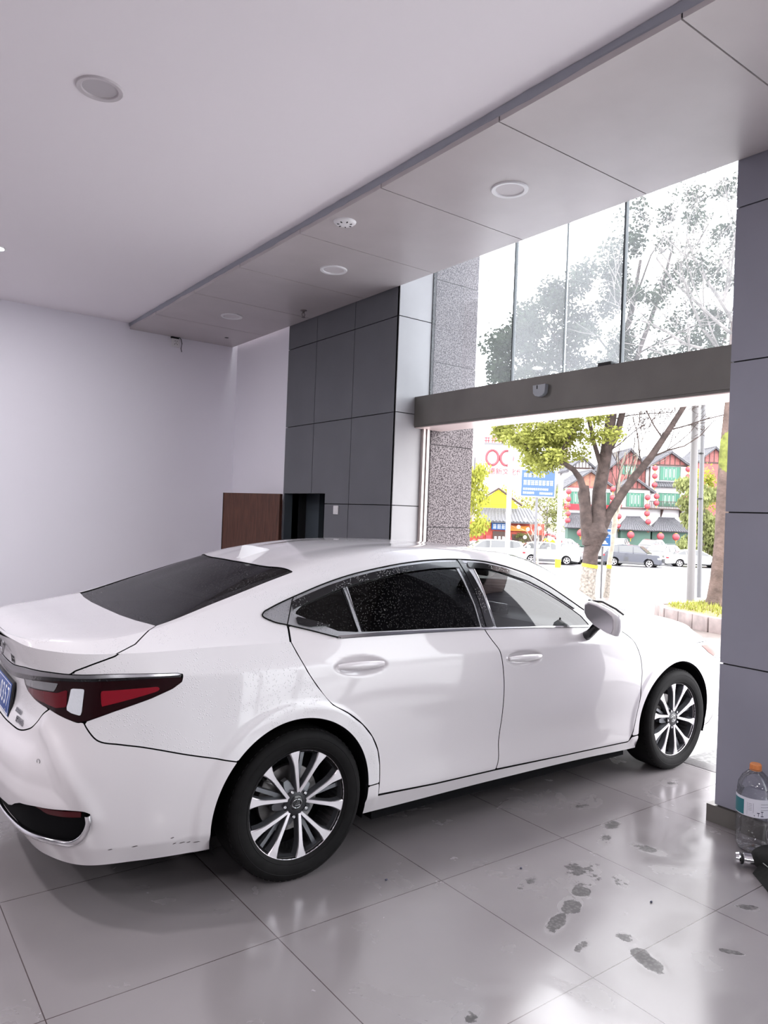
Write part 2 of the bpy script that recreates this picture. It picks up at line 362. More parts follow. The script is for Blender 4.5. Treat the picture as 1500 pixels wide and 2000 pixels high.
# glazing above the beam
M_glass_hazy = glass_mat('dusty_glass', (.93, .96, .98), .04, haze=.50)
M_glass = glass_mat('clear_glass', (.95, .97, .97), .04, haze=.05)
seams = [5.19, 4.165, 3.64, 3.135, 2.15]
for k in range(4):
    o = MB().box(XG, XG+.012, seams[k+1]+.004, seams[k]-.004, 2.70, 4.6).build('window_%d' % (k+1), glass_mat('dusty_glass', (.93, .96, .98), .012, haze=(.03, .085, .085, .045)[k])); tag(o, 'dusty fixed glass pane above the door beam', kind='structure')
b = MB()
for q, w in ((4.165, .011), (3.64, .003), (3.135, .016)): b.box(XG-.012, XG+.02, q-w/2, q+w/2, 2.70, 4.6)
b.build('trim_8', M_dark_glass)['kind'] = 'structure'
# shop windows out of view that light the room
o = MB().box(XG, XG+.012, -6.9, 1.2, .1, 4.6).build('window_5', M_glass); tag(o, 'tall shop window beyond the column', kind='structure')
b = MB(); b.box(XG-.1, XG+.1, -7, 1.2, 0, .1)
o = b.build('wall_front', M_wall_d); tag(o, 'low dark sill beyond the column', kind='structure')
b = MB(); b.box(4.27, 4.4, -7.15, -7, 0, 4.6)
for q in (-5, -3, -1): b.box(4.28, 4.36, q-.03, q+.03, .1, 4.6)
b.build('trim_9', M_steel)['kind'] = 'structure'

# ------------------------------------------------------------------ ceiling fittings
M_trimring = mat('lamp_ring', (.85, .84, .85), .4); M_diff = mat('lamp_diffuser_off', (.66, .62, .63), .5); M_lit = mat('lit_lamp', (1, 1, 1), .5, emit=(1, .98, 1.0), estr=25)
def downlight(x, y, z, r, label, ringm=M_trimring, diffm=M_diff, group=None):
    t = empty('downlight', (x, y, z), 0, label, 'ceiling light', group)
    MB().lathe([(r*.74, .004), (r*.74, -.002), (r*.78, -.008), (r*.96, -.010), (r, -.004), (r, .002)], 40).build('ring', ringm, t)
    MB().lathe([(0, -.001), (r*.74, -.001), (r*.74, .005), (0, .005)], 40, smooth=False).build('diffuser', diffm, t)
    return t
downlight(3.26, 3.22, ZS, .115, 'round white downlight, largest and nearest on the grey soffit', group='soffit downlights')
downlight(3.27, 5.24, ZS, .115, 'round white downlight on the grey soffit beside the sprinkler head and smoke detector', group='soffit downlights')
downlight(3.28, 7.24, ZS, .115, 'round white downlight on the grey soffit nearest the white wall', group='soffit downlights')
M_ring2 = mat('lamp_ring_dim', (.62, .58, .60), .5); M_diff2 = mat('lamp_diffuser_dim', (.52, .49, .51), .5)
downlight(1.0, 3.89, ZC, .115, 'unlit round downlight flush in the smooth main ceiling', M_ring2, M_diff2, 'main ceiling downlights')
t = downlight(1.0, 6.9, ZC, .075, 'small lit spotlight in the main ceiling at the left edge', M_trimring, M_lit, 'main ceiling downlights')
def lamp(x, y, power, size=.5, col=(1, .97, 1.0), z=ZC-.02):
    l = bpy.data.lights.new('lamp_light', 'AREA'); l.shape = 'DISK'; l.size = size; l.energy = power; l.color = col
    o = bpy.data.objects.new('lamp_light', l); COL.objects.link(o); o.location = (x, y, z); return o
lamp(1.0, 6.9, 14, .14)
for k, x in enumerate((-1.0, -3.0, -5.0)):
    downlight(x, 6.9, ZC, .06, 'small lit spotlight in the main ceiling, %s of the row behind the viewer' % ['nearest', 'middle', 'furthest'][k], M_trimring, M_lit, 'main ceiling downlights'); lamp(x, 6.9, 14, .14)
for k, x in enumerate((-1.0, -3.0, -5.0)):
    downlight(x, 3.89, ZC, .115, 'lit round downlight in the main ceiling, %s of the row over the car boot' % ['nearest', 'middle', 'furthest'][k], M_trimring, M_lit, 'main ceiling downlights'); lamp(x, 4.4-.51, 42, .2)
# added fill panels, unseen on the ceiling behind the camera
for (x, y, w_) in ((-1.8, .5, 'nearest to the viewer'), (-4.6, .5, 'left back'), (-1.8, -3.2, 'far middle'), (-4.6, -3.2, 'far back corner'), (1.3, -2.4, 'right of the viewer')):
    t = empty('fill_panel', (x, y, ZC), 0, 'added square fill panel in the unseen ceiling, ' + w_, 'ceiling light', 'added fill panels')
    MB().box(-.31, .31, -.31, .31, -.012, 0).build('frame', M_trimring, t)
    MB().box(-.29, .29, -.29, .29, -.014, -.004).build('diffuser', mat('fill_panel_glow', (1, 1, 1), .5, emit=(1, .98, 1.0), estr=6), t)
    lamp(x, y, 26, .5)
# smoke detector
t = empty('smoke_detector', (2.78, 4.33, ZS), 0, 'round white smoke detector near the inner edge of the soffit', 'smoke detector')
MB().lathe([(0, -.02), (.03, -.022), (.065, -.016), (.078, -.006), (.08, 0)], 32).build('housing', M_trimring, t)
b = MB()
for k in range(7): a = 2*PI*k/7; MB().box(-.008, .008, -.004, .004, -.0225, -.015, Matrix.Translation((.045*math.cos(a), .045*math.sin(a), 0)) @ Matrix.Rotation(a, 4, 'Z')).build('vent_slot', M_black, t)
# sprinkler head
t = empty('sprinkler', (3.72, 6.5, ZS), 0, 'small metal sprinkler head hanging from the soffit', 'sprinkler')
M_spr = mat('sprinkler_metal', (.25, .22, .22), .4, metal=.8)
b = MB(); b.lathe([(0, 0), (.035, -.002), (.03, -.008), (.012, -.01), (.01, -.03), (0, -.03)], 20); b.build('escutcheon', M_spr, t)
b = MB(); b.tube([(.01, 0, -.025), (.018, 0, -.045), (.004, 0, -.07)], .003, 6); b.tube([(-.01, 0, -.025), (-.018, 0, -.045), (-.004, 0, -.07)], .003, 6); b.lathe([(0, -.07), (.02, -.072), (.02, -.075), (0, -.075)], 12); b.build('deflector', M_spr, t)
# cut-out hole with cable near the wall
t = empty('ceiling_hole', (3.66, 8.2, ZS), 0, 'small dark round cut-out in the last soffit panel', 'hole')
MB().lathe([(0, -.0015), (.022, -.0015), (.026, 0)], 16).build('rim', M_black, t)
# socket under the soffit
t = empty('power_socket', (3.20, YW, 3.59), 0, 'white power socket with a dangling black wire under the soffit end', 'socket')
MB().bbox(-.05, .05, -.025, 0, -.05, .05, .006).build('plate', M_white_pl, t)
b = MB()
for dx, dz in ((-.012, .02), (.012, .02), (-.015, -.018), (.015, -.018), (0, -.005)): b.box(dx-.003, dx+.003, -.0265, -.02, dz-.005, dz+.005)
b.build('sockets', M_black, t)
MB().tube([(.03, -.03, .075), (.06, -.03, .05), (.072, -.03, .0), (.062, -.03, -.06), (.072, -.03, -.1)], .004, 6).build('wire', M_black, t)
MB().box(-.06, .035, -.03, -.0, .052, .068).build('cable_end', M_black, t)
# wall switch
t = empty('wall_switch', (XF, 6.107, 1.655), 0, 'small white light switch on the grey panels by the doorway', 'switch')
MB().bbox(-.012, 0, -.043, .043, -.043, .043, .004).build('plate', M_white_pl, t); MB().bbox(-.017, -.01, -.03, .03, -.03, .03, .003).build('rocker', M_white_pl, t)
# brown door leaf, folded back against the wall
def wood():
    m = mat('brown_wood', (.12, .045, .026), .45); nt = m.node_tree; N = nt.nodes; L = nt.links
    tc = N.new('ShaderNodeTexCoord'); mp = N.new('ShaderNodeMapping'); mp.inputs['Scale'].default_value = (14, 14, 1.6); n = N.new('ShaderNodeTexNoise'); n.inputs['Scale'].default_value = 3; n.inputs['Detail'].default_value = 8
    r = N.new('ShaderNodeValToRGB'); r.color_ramp.elements[0].position = .3; r.color_ramp.elements[0].color = (.070, .026, .016, 1); r.color_ramp.elements[1].position = .75; r.color_ramp.elements[1].color = (.14, .054, .032, 1)
    L.new(tc.outputs['Object'], mp.inputs[0]); L.new(mp.outputs[0], n.inputs[0]); L.new(n.outputs[0], r.inputs[0]); L.new(r.outputs[0], N['Principled BSDF'].inputs['Base Color']); return m
M_wood = wood()
t = empty('wooden_door', (XF-.01, 7.19, 0), math.radians(19.5), 'brown wooden door leaf swung open against the white wall', 'door')
MB().box(-.045, 0, 0, .87, .01, 1.812).build('leaf', M_wood, t)
MB().box(-.05, -.0, .868, .876, .01, 1.812).build('edge_shade_strip', mat('door_edge_shade', (.03, .015, .012), .5), t)  # darker brown puts the shading of the free edge into colour
M_reveal = mat('door_reveal', (.07, .085, .10), .4)
b = MB(); b.box(XF+.005, XF+.1, 7.165, 7.2, 0, 1.82); b.box(XF+.3, XF+.36, 6.92, 7.2, 0, 1.84); o = b.build('door_2', M_reveal); tag(o, 'blue-grey reveal inside the dark doorway', kind='structure')
# motion sensor and black box on the beam
t = empty('door_sensor', (4.16, 3.70, 2.60), 0, 'small grey rounded door sensor on the steel beam', 'sensor')
b = MB(); prof = [(-.06, .03), (-.055, -.03), (-.035, -.05), (0, -.057), (.035, -.05), (.055, -.03), (.06, .03)]
b.prism([(y, z) for y, z in prof], 0, .035, Matrix(((0, 0, -1, 0), (1, 0, 0, 0), (0, 1, 0, 0), (0, 0, 0, 1))), True)
M_sens = mat('sensor_plastic', (.35, .37, .40), .3); b.build('housing', M_sens, t); MB().box(-.037, -.034, .012, .022, -.0, .026).build('indicator', M_black, t)
t = empty('beam_box', (4.22, 3.17, 2.70), 0, 'low black box lying on top of the steel beam', 'box')
b = MB(); b.bbox(-.04, .04, -.055, .055, 0, .03, .004); b.bbox(-.02, .03, -.075, .03, 0, .015, .003); b.build('case', M_black, t)

# ------------------------------------------------------------------ the sedan: body surface
ST=[ # per station seven (x, y, z) from the bottom edge up to the belt
 [(-1.03,0,.22),(-1.08,0,.30),(-1.115,0,.42),(-1.13,0,.58),(-1.045,0,.77),(-1.055,0,.95),(-1.10,0,1.055)],
 [(-1.015,.31,.22),(-1.065,.32,.30),(-1.10,.33,.42),(-1.115,.34,.58),(-1.038,.335,.77),(-1.045,.34,.95),(-1.085,.34,1.053)],
 [(-.97,.58,.22),(-1.01,.60,.30),(-1.045,.62,.42),(-1.06,.62,.58),(-1.005,.59,.765),(-1.00,.585,.95),(-1.03,.585,1.048)],
 [(-.88,.76,.228),(-.91,.775,.30),(-.935,.795,.42),(-.945,.80,.58),(-.925,.775,.76),(-.90,.755,.95),(-.91,.735,1.045)],
 [(-.68,.83,.225),(-.70,.865,.30),(-.705,.885,.42),(-.705,.895,.58),(-.70,.875,.76),(-.695,.845,.95),(-.695,.81,1.045)],
 [(-.38,.86,.215),(-.38,.90,.30),(-.38,.922,.42),(-.38,.93,.58),(-.38,.912,.76),(-.38,.885,.945),(-.38,.835,1.05)],
 [(0,.865,.21),(0,.905,.30),(0,.928,.42),(0,.935,.58),(0,.925,.76),(0,.905,.94),(0,.85,1.048)],
 [(.40,.862,.205),(.40,.893,.29),(.40,.902,.42),(.40,.915,.58),(.40,.922,.76),(.40,.912,.935),(.40,.862,1.046)],
 [(1.2,.862,.21),(1.2,.89,.285),(1.2,.893,.42),(1.2,.908,.58),(1.2,.922,.76),(1.2,.918,.925),(1.2,.868,1.033)],
 [(2.0,.862,.205),(2.0,.89,.275),(2.0,.893,.42),(2.0,.908,.58),(2.0,.918,.76),(2.0,.915,.905),(2.0,.865,.995)],
 [(2.45,.865,.195),(2.45,.895,.27),(2.45,.903,.42),(2.45,.915,.58),(2.45,.92,.74),(2.45,.90,.88),(2.45,.85,.965)],
 [(2.87,.868,.20),(2.87,.905,.28),(2.87,.922,.42),(2.87,.93,.58),(2.87,.925,.72),(2.87,.885,.84),(2.87,.82,.925)],
 [(3.22,.85,.20),(3.23,.885,.28),(3.23,.90,.42),(3.23,.905,.56),(3.22,.89,.69),(3.20,.85,.78),(3.18,.78,.865)],
 [(3.50,.81,.20),(3.54,.84,.28),(3.56,.845,.40),(3.56,.84,.52),(3.54,.82,.64),(3.50,.785,.735),(3.46,.73,.81)],
 [(3.74,.60,.20),(3.78,.62,.28),(3.81,.62,.40),(3.82,.615,.52),(3.80,.60,.63),(3.77,.575,.71),(3.72,.545,.775)],
 [(3.84,.27,.20),(3.88,.28,.28),(3.91,.28,.40),(3.92,.28,.52),(3.91,.27,.63),(3.88,.26,.71),(3.84,.25,.765)],
 [(3.86,0,.20),(3.90,0,.28),(3.93,0,.40),(3.94,0,.52),(3.93,0,.63),(3.90,0,.71),(3.86,0,.76)],
]
RAIL=[(-1.2,.70,1.06),(-1.0,.70,1.072),(-.8,.695,1.085),(-.6,.685,1.117),(-.3,.672,1.20),(0,.655,1.278),(.36,.638,1.343),(.67,.627,1.378),(1.08,.622,1.395),(1.5,.645,1.365),(1.95,.72,1.205),(2.25,.765,1.07),(2.45,.77,1.005),(2.87,.74,.972),(3.22,.70,.92),(3.5,.63,.855),(3.7,.55,.80),(3.9,.4,.75)]
CENT=[(-1.2,1.05),(-1.10,1.055),(-1.0,1.082),(-.9,1.09),(-.75,1.098),(-.62,1.118),(-.3,1.228),(0,1.335),(.18,1.39),(.5,1.447),(1.0,1.474),(1.4,1.462),(1.75,1.42),(2.1,1.28),(2.5,1.10),(2.66,1.04),(2.85,1.02),(3.1,.99),(3.4,.94),(3.62,.885),(3.76,.835),(3.86,.76),(3.95,.70)]
def hermite(xs,ys,q,crease=()):
    xs=np.asarray(xs,float);ys=np.asarray(ys,float);q=np.asarray(q,float)
    if ys.ndim==1: ys=ys[:,None];flat=True
    else: flat=False
    h=np.diff(xs)[:,None];m=np.diff(ys,axis=0)/h
    tl=np.vstack([m[:1],(m[:-1]*h[1:]+m[1:]*h[:-1])/(h[1:]+h[:-1]),m[-1:]]);tr=tl.copy()
    for c in crease: tl[c]=.25*tl[c]+.75*m[c-1]; tr[c]=.25*tr[c]+.75*m[c]
    i=np.clip(np.searchsorted(xs,q,side='right')-1,0,len(xs)-2)
    t=((q-xs[i])/(xs[i+1]-xs[i]))[:,None];H=h[i]
    r=(2*t**3-3*t**2+1)*ys[i]+(t**3-2*t**2+t)*H*tr[i]+(-2*t**3+3*t**2)*ys[i+1]+(t**3-t**2)*H*tl[i+1]
    return r[:,0] if flat else r
def side_surface(nu=460,nv=56):
    A=np.array(ST,float) # S,7,3
    mir=np.array([1,-1,1.])
    B=np.concatenate([A[2:0:-1]*mir,A,A[-2:-4:-1]*mir])
    ref=B[:,3,:2];ref=np.concatenate([[0],np.cumsum(np.hypot(*np.diff(ref,axis=0).T))])
    ref-=ref[2];s0,s1=0,ref[len(A)+1]
    s=np.linspace(s0,s1,nu)
    P=hermite(ref,B.reshape(len(B),-1),s).reshape(nu,7,3)
    P[0,:,1]=0;P[-1,:,1]=0
    v=np.linspace(0,6,nv*2)
    # param by mean chord: rows evenly spaced works as rows are evenly spread
    ch=np.array([0,.09,.22,.38,.56,.73,.86]);vv=np.linspace(0,.86,nv)
    out=hermite(ch,P.transpose(1,0,2).reshape(7,-1),vv,crease=(1,5)).reshape(nv,nu,3).transpose(1,0,2)
    return s,out  # nu,nv,3
def top_surface(nu=460,nv=64):
    s,A=side_surface(nu,56)
    b=A[:,-1]  # belt ring
    R=np.array(RAIL);Cc=np.array(CENT)
    x=b[:,0]
    rr=hermite(R[:,0],R[:,1:],x);zc=hermite(Cc[:,0],Cc[:,1],x)
    yb=b[:,1];zb=b[:,2]
    yr=np.minimum(rr[:,0],yb*.86);f=np.clip(yb/.80,0,1)
    zr=rr[:,1]
    w=np.clip((rr[:,0]*1.0-yb*.86)/.06,0,1) # near the ends of the ring
    endf=np.clip((yb-.0)/.5,0,1);endf=endf*endf*(3-2*endf)
    zr=zb+(zr-zb)*endf
    hgt=np.clip((zr-zb)/.25,0.15,1)
    y2=yr-.075*f*(.5+.5*hgt);z2=zr+(zc-zr)*np.clip(.35+.25*hgt,0,1)
    P=[b, np.c_[x,yr,zr], np.c_[x,y2,z2], np.c_[x,y2*.5,zc-(zc-z2)*.22], np.c_[x,0*x,zc], np.c_[x,-y2*.5,zc-(zc-z2)*.22]]
    P=np.array(P) # 6,nu,3
    ch=np.array([0,.40,.50,.75,1.05,1.35]);vv=np.concatenate([np.linspace(0,.40,24,endpoint=False),np.linspace(.40,.52,12,endpoint=False),np.linspace(.52,1.05,nv-36)])
    out=hermite(ch,P.reshape(6,-1),vv,crease=(1,)).reshape(len(vv),nu,3).transpose(1,0,2)
    return s,out
# ---- cutting panels out of the body surface
def smooth_line(pts, n=6):
    P = np.array(pts, float)
    if len(P) < 3: return P
    t = np.concatenate([[0], np.cumsum(np.hypot(*np.diff(P, axis=0).T))]); q = np.concatenate([np.linspace(t[i], t[i+1], n, endpoint=False) for i in range(len(t)-1)]+[[t[-1]]])
    return hermite(t, P, q)
def sdf(poly, U):
    """signed distance to a polygon, positive inside"""
    P = np.asarray(poly, float); A = P; B = np.roll(P, -1, 0); best = np.full(len(U), 1e9); ins = np.zeros(len(U), bool)
    for a, b in zip(A, B):
        e = b-a; w = U-a; L2 = e@e
        if L2 < 1e-14: continue
        t = np.clip((w@e)/L2, 0, 1); d = w-t[:, None]*e; best = np.minimum(best, (d*d).sum(1))
        c = (a[1] <= U[:, 1]) != (b[1] <= U[:, 1])
        if abs(e[1]) > 1e-12: ins ^= c & (U[:, 0] < a[0]+(U[:, 1]-a[1])/e[1]*e[0])
    d = np.sqrt(best); return np.where(ins, d, -d)
def pdist(line, U):
    best = np.full(len(U), 1e9)
    for a, b in zip(line[:-1], line[1:]):
        a = np.array(a); e = np.array(b)-a; w = U-a; t = np.clip((w@e)/(e@e), 0, 1); d = w-t[:, None]*e; best = np.minimum(best, (d*d).sum(1))
    return np.sqrt(best)
class Surf:
    def __init__(s, G, sv, flip=False):
        nu, nv = G.shape[:2]; s.P = G.reshape(-1, 3); s.s = np.repeat(sv, nv)
        du = np.gradient(G, axis=0); dv = np.gradient(G, axis=1); N = np.cross(dv, du); 
        ln = np.linalg.norm(N, axis=2, keepdims=True); N = N/np.maximum(ln, 1e-9)
        i = np.arange(nu*nv).reshape(nu, nv); Q = np.stack([i[:-1, :-1], i[:-1, 1:], i[1:, 1:], i[1:, :-1]], 2).reshape(-1, 4)
        s.N = N.reshape(-1, 3); s.Q = Q
    def mirror(s):
        m = object.__new__(Surf); k = np.array([1, -1, 1.]); m.P = s.P*k; m.N = s.N*k; m.Q = s.Q[:, ::-1]; m.s = s.s; return m
NU, NV = 640, 88
sv, GA = side_surface(NU, NV); _, GT = top_surface(NU, 84)
AX0 = (-.022, .335); AX1 = (2.85, .338); RA = .392
def displace(G, sv):
    """crease of the rear bumper, wheel-arch lips and the cups behind the handles"""
    nu, nv = G.shape[:2]; P = G.reshape(-1, 3); U = np.c_[np.repeat(sv, nv), P[:, 2]]
    du = np.gradient(G, axis=0); dv = np.gradient(G, axis=1); N = np.cross(dv, du); N /= np.maximum(np.linalg.norm(N, axis=2, keepdims=True), 1e-9); N = N.reshape(-1, 3)
    d = np.zeros(len(P))
    line = smooth_line([(.66, .745), (.75, .69), (.83, .60), (.90, .50), (.93, .44)]); q = pdist(line, U); d += .011*np.exp(-(q/.035)**2)
    # the bumper face inside the crease is a little hollow
    hol = sdf([(-.2, .47), (.85, .47), (.80, .60), (.72, .69), (.62, .735), (-.2, .70)], U); d -= .014*np.clip(hol/.06, 0, 1)
    for c in (AX0, AX1):
        r = np.hypot(P[:, 0]-c[0], P[:, 2]-c[1]); t = np.clip((.475-r)/.035, 0, 1); t = t*t*(3-2*t); d += .009*t*np.clip((P[:, 2]-.2)/.1, 0, 1)
    for (cs, cz, a, bb) in ((2.105, .925, .155, .044), (3.185, .872, .15, .043)):
        e = ((U[:, 0]-cs)/a)**2+((U[:, 1]-cz-(U[:, 0]-cs)*-.03)/bb)**2; t = np.clip(1-e, 0, 1); d -= .030*np.sqrt(t)*np.clip(t*3, 0, 1)
    return (P+N*d[:, None]).reshape(G.shape)
GA = displace(GA, sv)
SA_L = Surf(GA, sv); ST_L = Surf(GT, sv)
# normals must look outwards
if SA_L.N[len(SA_L.N)//2][1] < 0:
    for q in (SA_L, ST_L): q.N = -q.N; q.Q = q.Q[:, ::-1]
if ST_L.N[(NU//2)*GT.shape[1]+GT.shape[1]-1][2] < 0: ST_L.N = -ST_L.N; ST_L.Q = ST_L.Q[:, ::-1]
ST_L.N[-1:] = ST_L.N[-1:]
SA_R = SA_L.mirror(); ST_R = ST_L.mirror()
def clip(S, D, off=0.):
    """keep the part of surface S where D > 0"""
    P = S.P+S.N*off; N = S.N; pos = D > 0; cnt = pos[S.Q].sum(1); full = S.Q[cnt == 4]; part = S.Q[(cnt > 0) & (cnt < 4)]
    newP = []; newN = []; cut = {}; base = len(P); faces = [tuple(q) for q in full]; cedges = []
    def cp(a, b):
        k = (a, b) if a < b else (b, a)
        if k not in cut:
            t = D[k[0]]/(D[k[0]]-D[k[1]]); cut[k] = base+len(newP); newP.append(P[k[0]]*(1-t)+P[k[1]]*t); n = N[k[0]]*(1-t)+N[k[1]]*t; newN.append(n/max(1e-9, np.linalg.norm(n)))
        return cut[k]
    for q in part:
        q = [int(i) for i in q]; poly = []
        for i in range(4):
            a, b = q[i], q[(i+1) % 4]
            if pos[a]: poly.append(a)
            if pos[a] != pos[b]: poly.append(cp(a, b))
        if len(poly) >= 3: faces.append(tuple(poly))
        for i in range(len(poly)):
            a, b = poly[i], poly[(i+1) % len(poly)]
            if a >= base and b >= base: cedges.append((a, b))
    PP = np.vstack([P, np.array(newP).reshape(-1, 3)]); NN = np.vstack([N, np.array(newN).reshape(-1, 3)])
    return PP, NN, faces, cedges
def panel(name, pieces, material, parent, rim=.010, off=0., label=None):
    seam = name in ('body_shell', 'boot_lid', 'rear_bumper', 'rocker_panel', 'rear_door', 'front_door', 'front_wing', 'bonnet', 'front_bumper')
    return panel_(name, pieces, material, parent, rim, off, label, seam)
def panel_(name, pieces, material, parent, rim, off, label, seam):
    """pieces: list of (surface, D). One mesh with smooth surface normals and a turned-in rim along the cut edges"""
    V = []; Nn = []; F = []; sm = []; rims = []
    for S, D in pieces:
        PP, NN, faces, ce = clip(S, D, off)
        if not faces: continue
        used = np.unique(np.concatenate([np.array(f) for f in faces])); mp = {int(u): len(V)+i for i, u in enumerate(used)}
        V += [tuple(PP[u]) for u in used]; Nn += [tuple(NN[u]) for u in used]
        for f in faces: F.append(tuple(mp[int(i)] for i in f)); sm.append(True)
        if rim:
            for a, b in ce:
                e = PP[b]-PP[a]; n = (NN[a]+NN[b])/2; rn = np.cross(e, n); L = np.linalg.norm(rn)
                if L < 1e-9: continue
                rn = rn/L; k = len(V)
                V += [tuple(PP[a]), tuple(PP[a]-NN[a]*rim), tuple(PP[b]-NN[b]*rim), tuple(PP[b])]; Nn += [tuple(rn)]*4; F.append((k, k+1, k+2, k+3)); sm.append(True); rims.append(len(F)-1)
    me = bpy.data.meshes.new(name); me.from_pydata(V, [], F); me.update(); me.polygons.foreach_set('use_smooth', sm)
    me.normals_split_custom_set_from_vertices(Nn)
    o = link(me, name, material, parent, label)
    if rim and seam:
        me.materials.append(M_seal_gap); mi = np.zeros(len(F), np.int32); mi[rims] = 1; me.polygons.foreach_set('material_index', mi)  # seam rims blackened, painting shade into the panel gaps
    return o
def at_s(s, z, side=-1, off=0.):
    """point and outward normal on the body side at ring length s and height z (side -1 is the right-hand side)"""
    i = int(np.clip(np.searchsorted(sv, s), 1, NU-1)); f = (s-sv[i-1])/(sv[i]-sv[i-1]); row = GA[i-1]*(1-f)+GA[i]*f
    k = int(np.clip(np.searchsorted(row[:, 2], z), 1, NV-1)); g = np.clip((z-row[k-1, 2])/max(1e-6, row[k, 2]-row[k-1, 2]), 0, 1)
    p = row[k-1]*(1-g)+row[k]*g; du = GA[i]-GA[i-1]; dv = GA[i, k]-GA[i, k-1]; n = np.cross(du[k], dv); n /= np.linalg.norm(n)
    if n[1] < 0 and s > .3: n = -n
    if s <= .3 and n[0] > 0: n = -n
    p = p+n*off; k2 = np.array([1, -side*-1. if False else (1. if side > 0 else -1.), 1]); return p*k2, n*k2
def t_side(x, z, sd, off=0.):
    """point on the glasshouse side at (x, z)"""
    X = GT[:, 0, 0]; mid_ = np.argmax(np.abs(GT[:, 0, 1])); i = int(np.clip(np.searchsorted(X, x), 1, NU-1)); f = (x-X[i-1])/(X[i]-X[i-1]); row = GT[i-1, :40]*(1-f)+GT[i, :40]*f
    k = int(np.clip(np.searchsorted(row[:, 2], z), 1, 39)); g = np.clip((z-row[k-1, 2])/max(1e-6, row[k, 2]-row[k-1, 2]), 0, 1); p = row[k-1]*(1-g)+row[k]*g
    dv = row[k]-row[k-1]; n = np.array([0, dv[2], -dv[1]]); n /= max(1e-9, np.linalg.norm(n)); p = p+n*off
    return Vector((p[0], p[1]*sd, p[2]))
def t_line(name, pts, r, m, parent, sd, off=.004, label=None, sub=5):
    q = smooth_line(pts, sub); b = MB(); b.tube([t_side(x, z, sd, off) for x, z in q], r, 6); return b.build(name, m, parent, label)
def top_z(x, y):
    i = np.argmin((GT[:, :, 0]-x)**2+(GT[:, :, 1]-abs(y))**2); return GT.reshape(-1, 3)[i, 2]

# ---- outlines, in metres: flank ones as (ring length, height), window ones as (x, z), top ones as (x, y)
GARN_TOP = [(-.1, .905), (.18, .915), (.413, .940), (.66, .957), (.78, .962), (.95, .968), (1.098, .966), (1.239, .961)]
GARN_BOT = [(1.258, .948), (1.098, .9465), (.95, .944), (.78, .937), (.632, .922), (.371, .889), (.152, .862), (-.1, .850)]
GARN = list(smooth_line(GARN_TOP))+[(1.262, .956)]+list(smooth_line(GARN_BOT))
LAMP = [(1.262, .955), (1.257, .930), (1.218, .906), (1.133, .875), (.992, .833), (.885, .797), (.851, .790), (.808, .797), (.674, .816), (.53, .832), (.43, .848), (.39, .866), (.371, .889), (.632, .922), (.78, .937), (.95, .944), (1.098, .9465), (1.258, .948)]
BSEAM = [(.872, .795), (.9, .76), (.935, .727), (1.02, .707), (1.105, .691), (1.302, .637), (1.486, .588), (1.7, .53)]
TBOT = [(.674, .816), (.628, .788), (.589, .751), (.560, .728), (.505, .706), (.44, .690), (.272, .683), (-.1, .683)]
RDOOR = [(1.745, 1.20), (1.758, 1.065), (1.783, 1.001), (1.818, .927), (1.867, .856), (1.945, .767), (2.03, .718), (2.114, .655), (2.178, .587), (2.22, .512), (2.238, .438), (2.243, .358), (2.241, .293)]
CENTRE = [(2.90, 1.2), (2.926, 1.035), (2.955, .985), (2.990, .934), (3.025, .795), (3.040, .614), (3.034, .434), (3.037, .312), (3.025, .279)]
FDOOR = [(3.97, 1.2), (4.03, .990), (4.10, .955), (4.169, .911), (4.232, .819), (4.255, .715), (4.258, .583), (4.232, .428), (4.197, .285), (4.185, .257)]
HEADL = [(5.079, .806), (5.30, .795), (5.6, .775), (5.95, .74), (5.9, .70), (5.6, .69), (5.319, .690), (5.235, .695), (5.165, .724), (5.10, .775)]
FOG = [(-.1, .350), (.279, .369), (.406, .378), (.46, .395), (.505, .418), (.561, .439), (.667, .453), (.822, .465), (.9, .466), (.924, .458), (.93, .433), (.928, .41), (.907, .372), (.872, .334), (.844, .324), (.752, .314), (.646, .305), (.512, .295), (.3, .283), (-.1, .275)]
FOG_IN = [(-.1, .6), (.906, .6), (.906, .43), (.895, .400), (.862, .352), (.84, .345), (.752, .336), (.66, .328), (.498, .318), (.3, .304), (-.1, .296)]
DLO = [(-.138, 1.157), (-.122, 1.172), (-.10, 1.181), (.086, 1.243), (.23, 1.285), (.373, 1.319), (.55, 1.350), (.712, 1.372), (.927, 1.390), (1.135, 1.393), (1.3, 1.383), (1.442, 1.358), (1.622, 1.308), (1.764, 1.244), (1.904, 1.162), (1.994, 1.105), (2.10, 1.04), (2.17, .99), (2.2, .94), (.26, .94), (.235, 1.045), (.183, 1.057), (.09, 1.083), (-.035, 1.115), (-.10, 1.132)]
GL_Q = [(.018, 1.161), (.06, 1.187), (.174, 1.249), (.29, 1.283), (.318, 1.274), (.322, 1.20), (.322, 1.068), (.214, 1.078), (.12, 1.115)]
GL_R = [(.345, 1.285), (.45, 1.318), (.60, 1.343), (.76, 1.360), (.95, 1.370), (1.08, 1.372), (1.10, 1.28), (1.112, 1.16), (1.098, 1.049), (.817, 1.058), (.40, 1.066), (.338, 1.068)]
GL_F = [(1.215, 1.350), (1.30, 1.345), (1.40, 1.325), (1.558, 1.277), (1.701, 1.216), (1.815, 1.155), (1.90, 1.105), (1.962, 1.062), (2.0, 1.008), (1.60, 1.022), (1.205, 1.040), (1.222, 1.195)]
RWIN = [(-.620, 0), (-.617, .25), (-.605, .45), (-.581, .648), (-.40, .634), (-.15, .612), (.10, .585), (.063, .40), (.05, .2), (.045, 0), (.045, -.1), (-.62, -.1)]
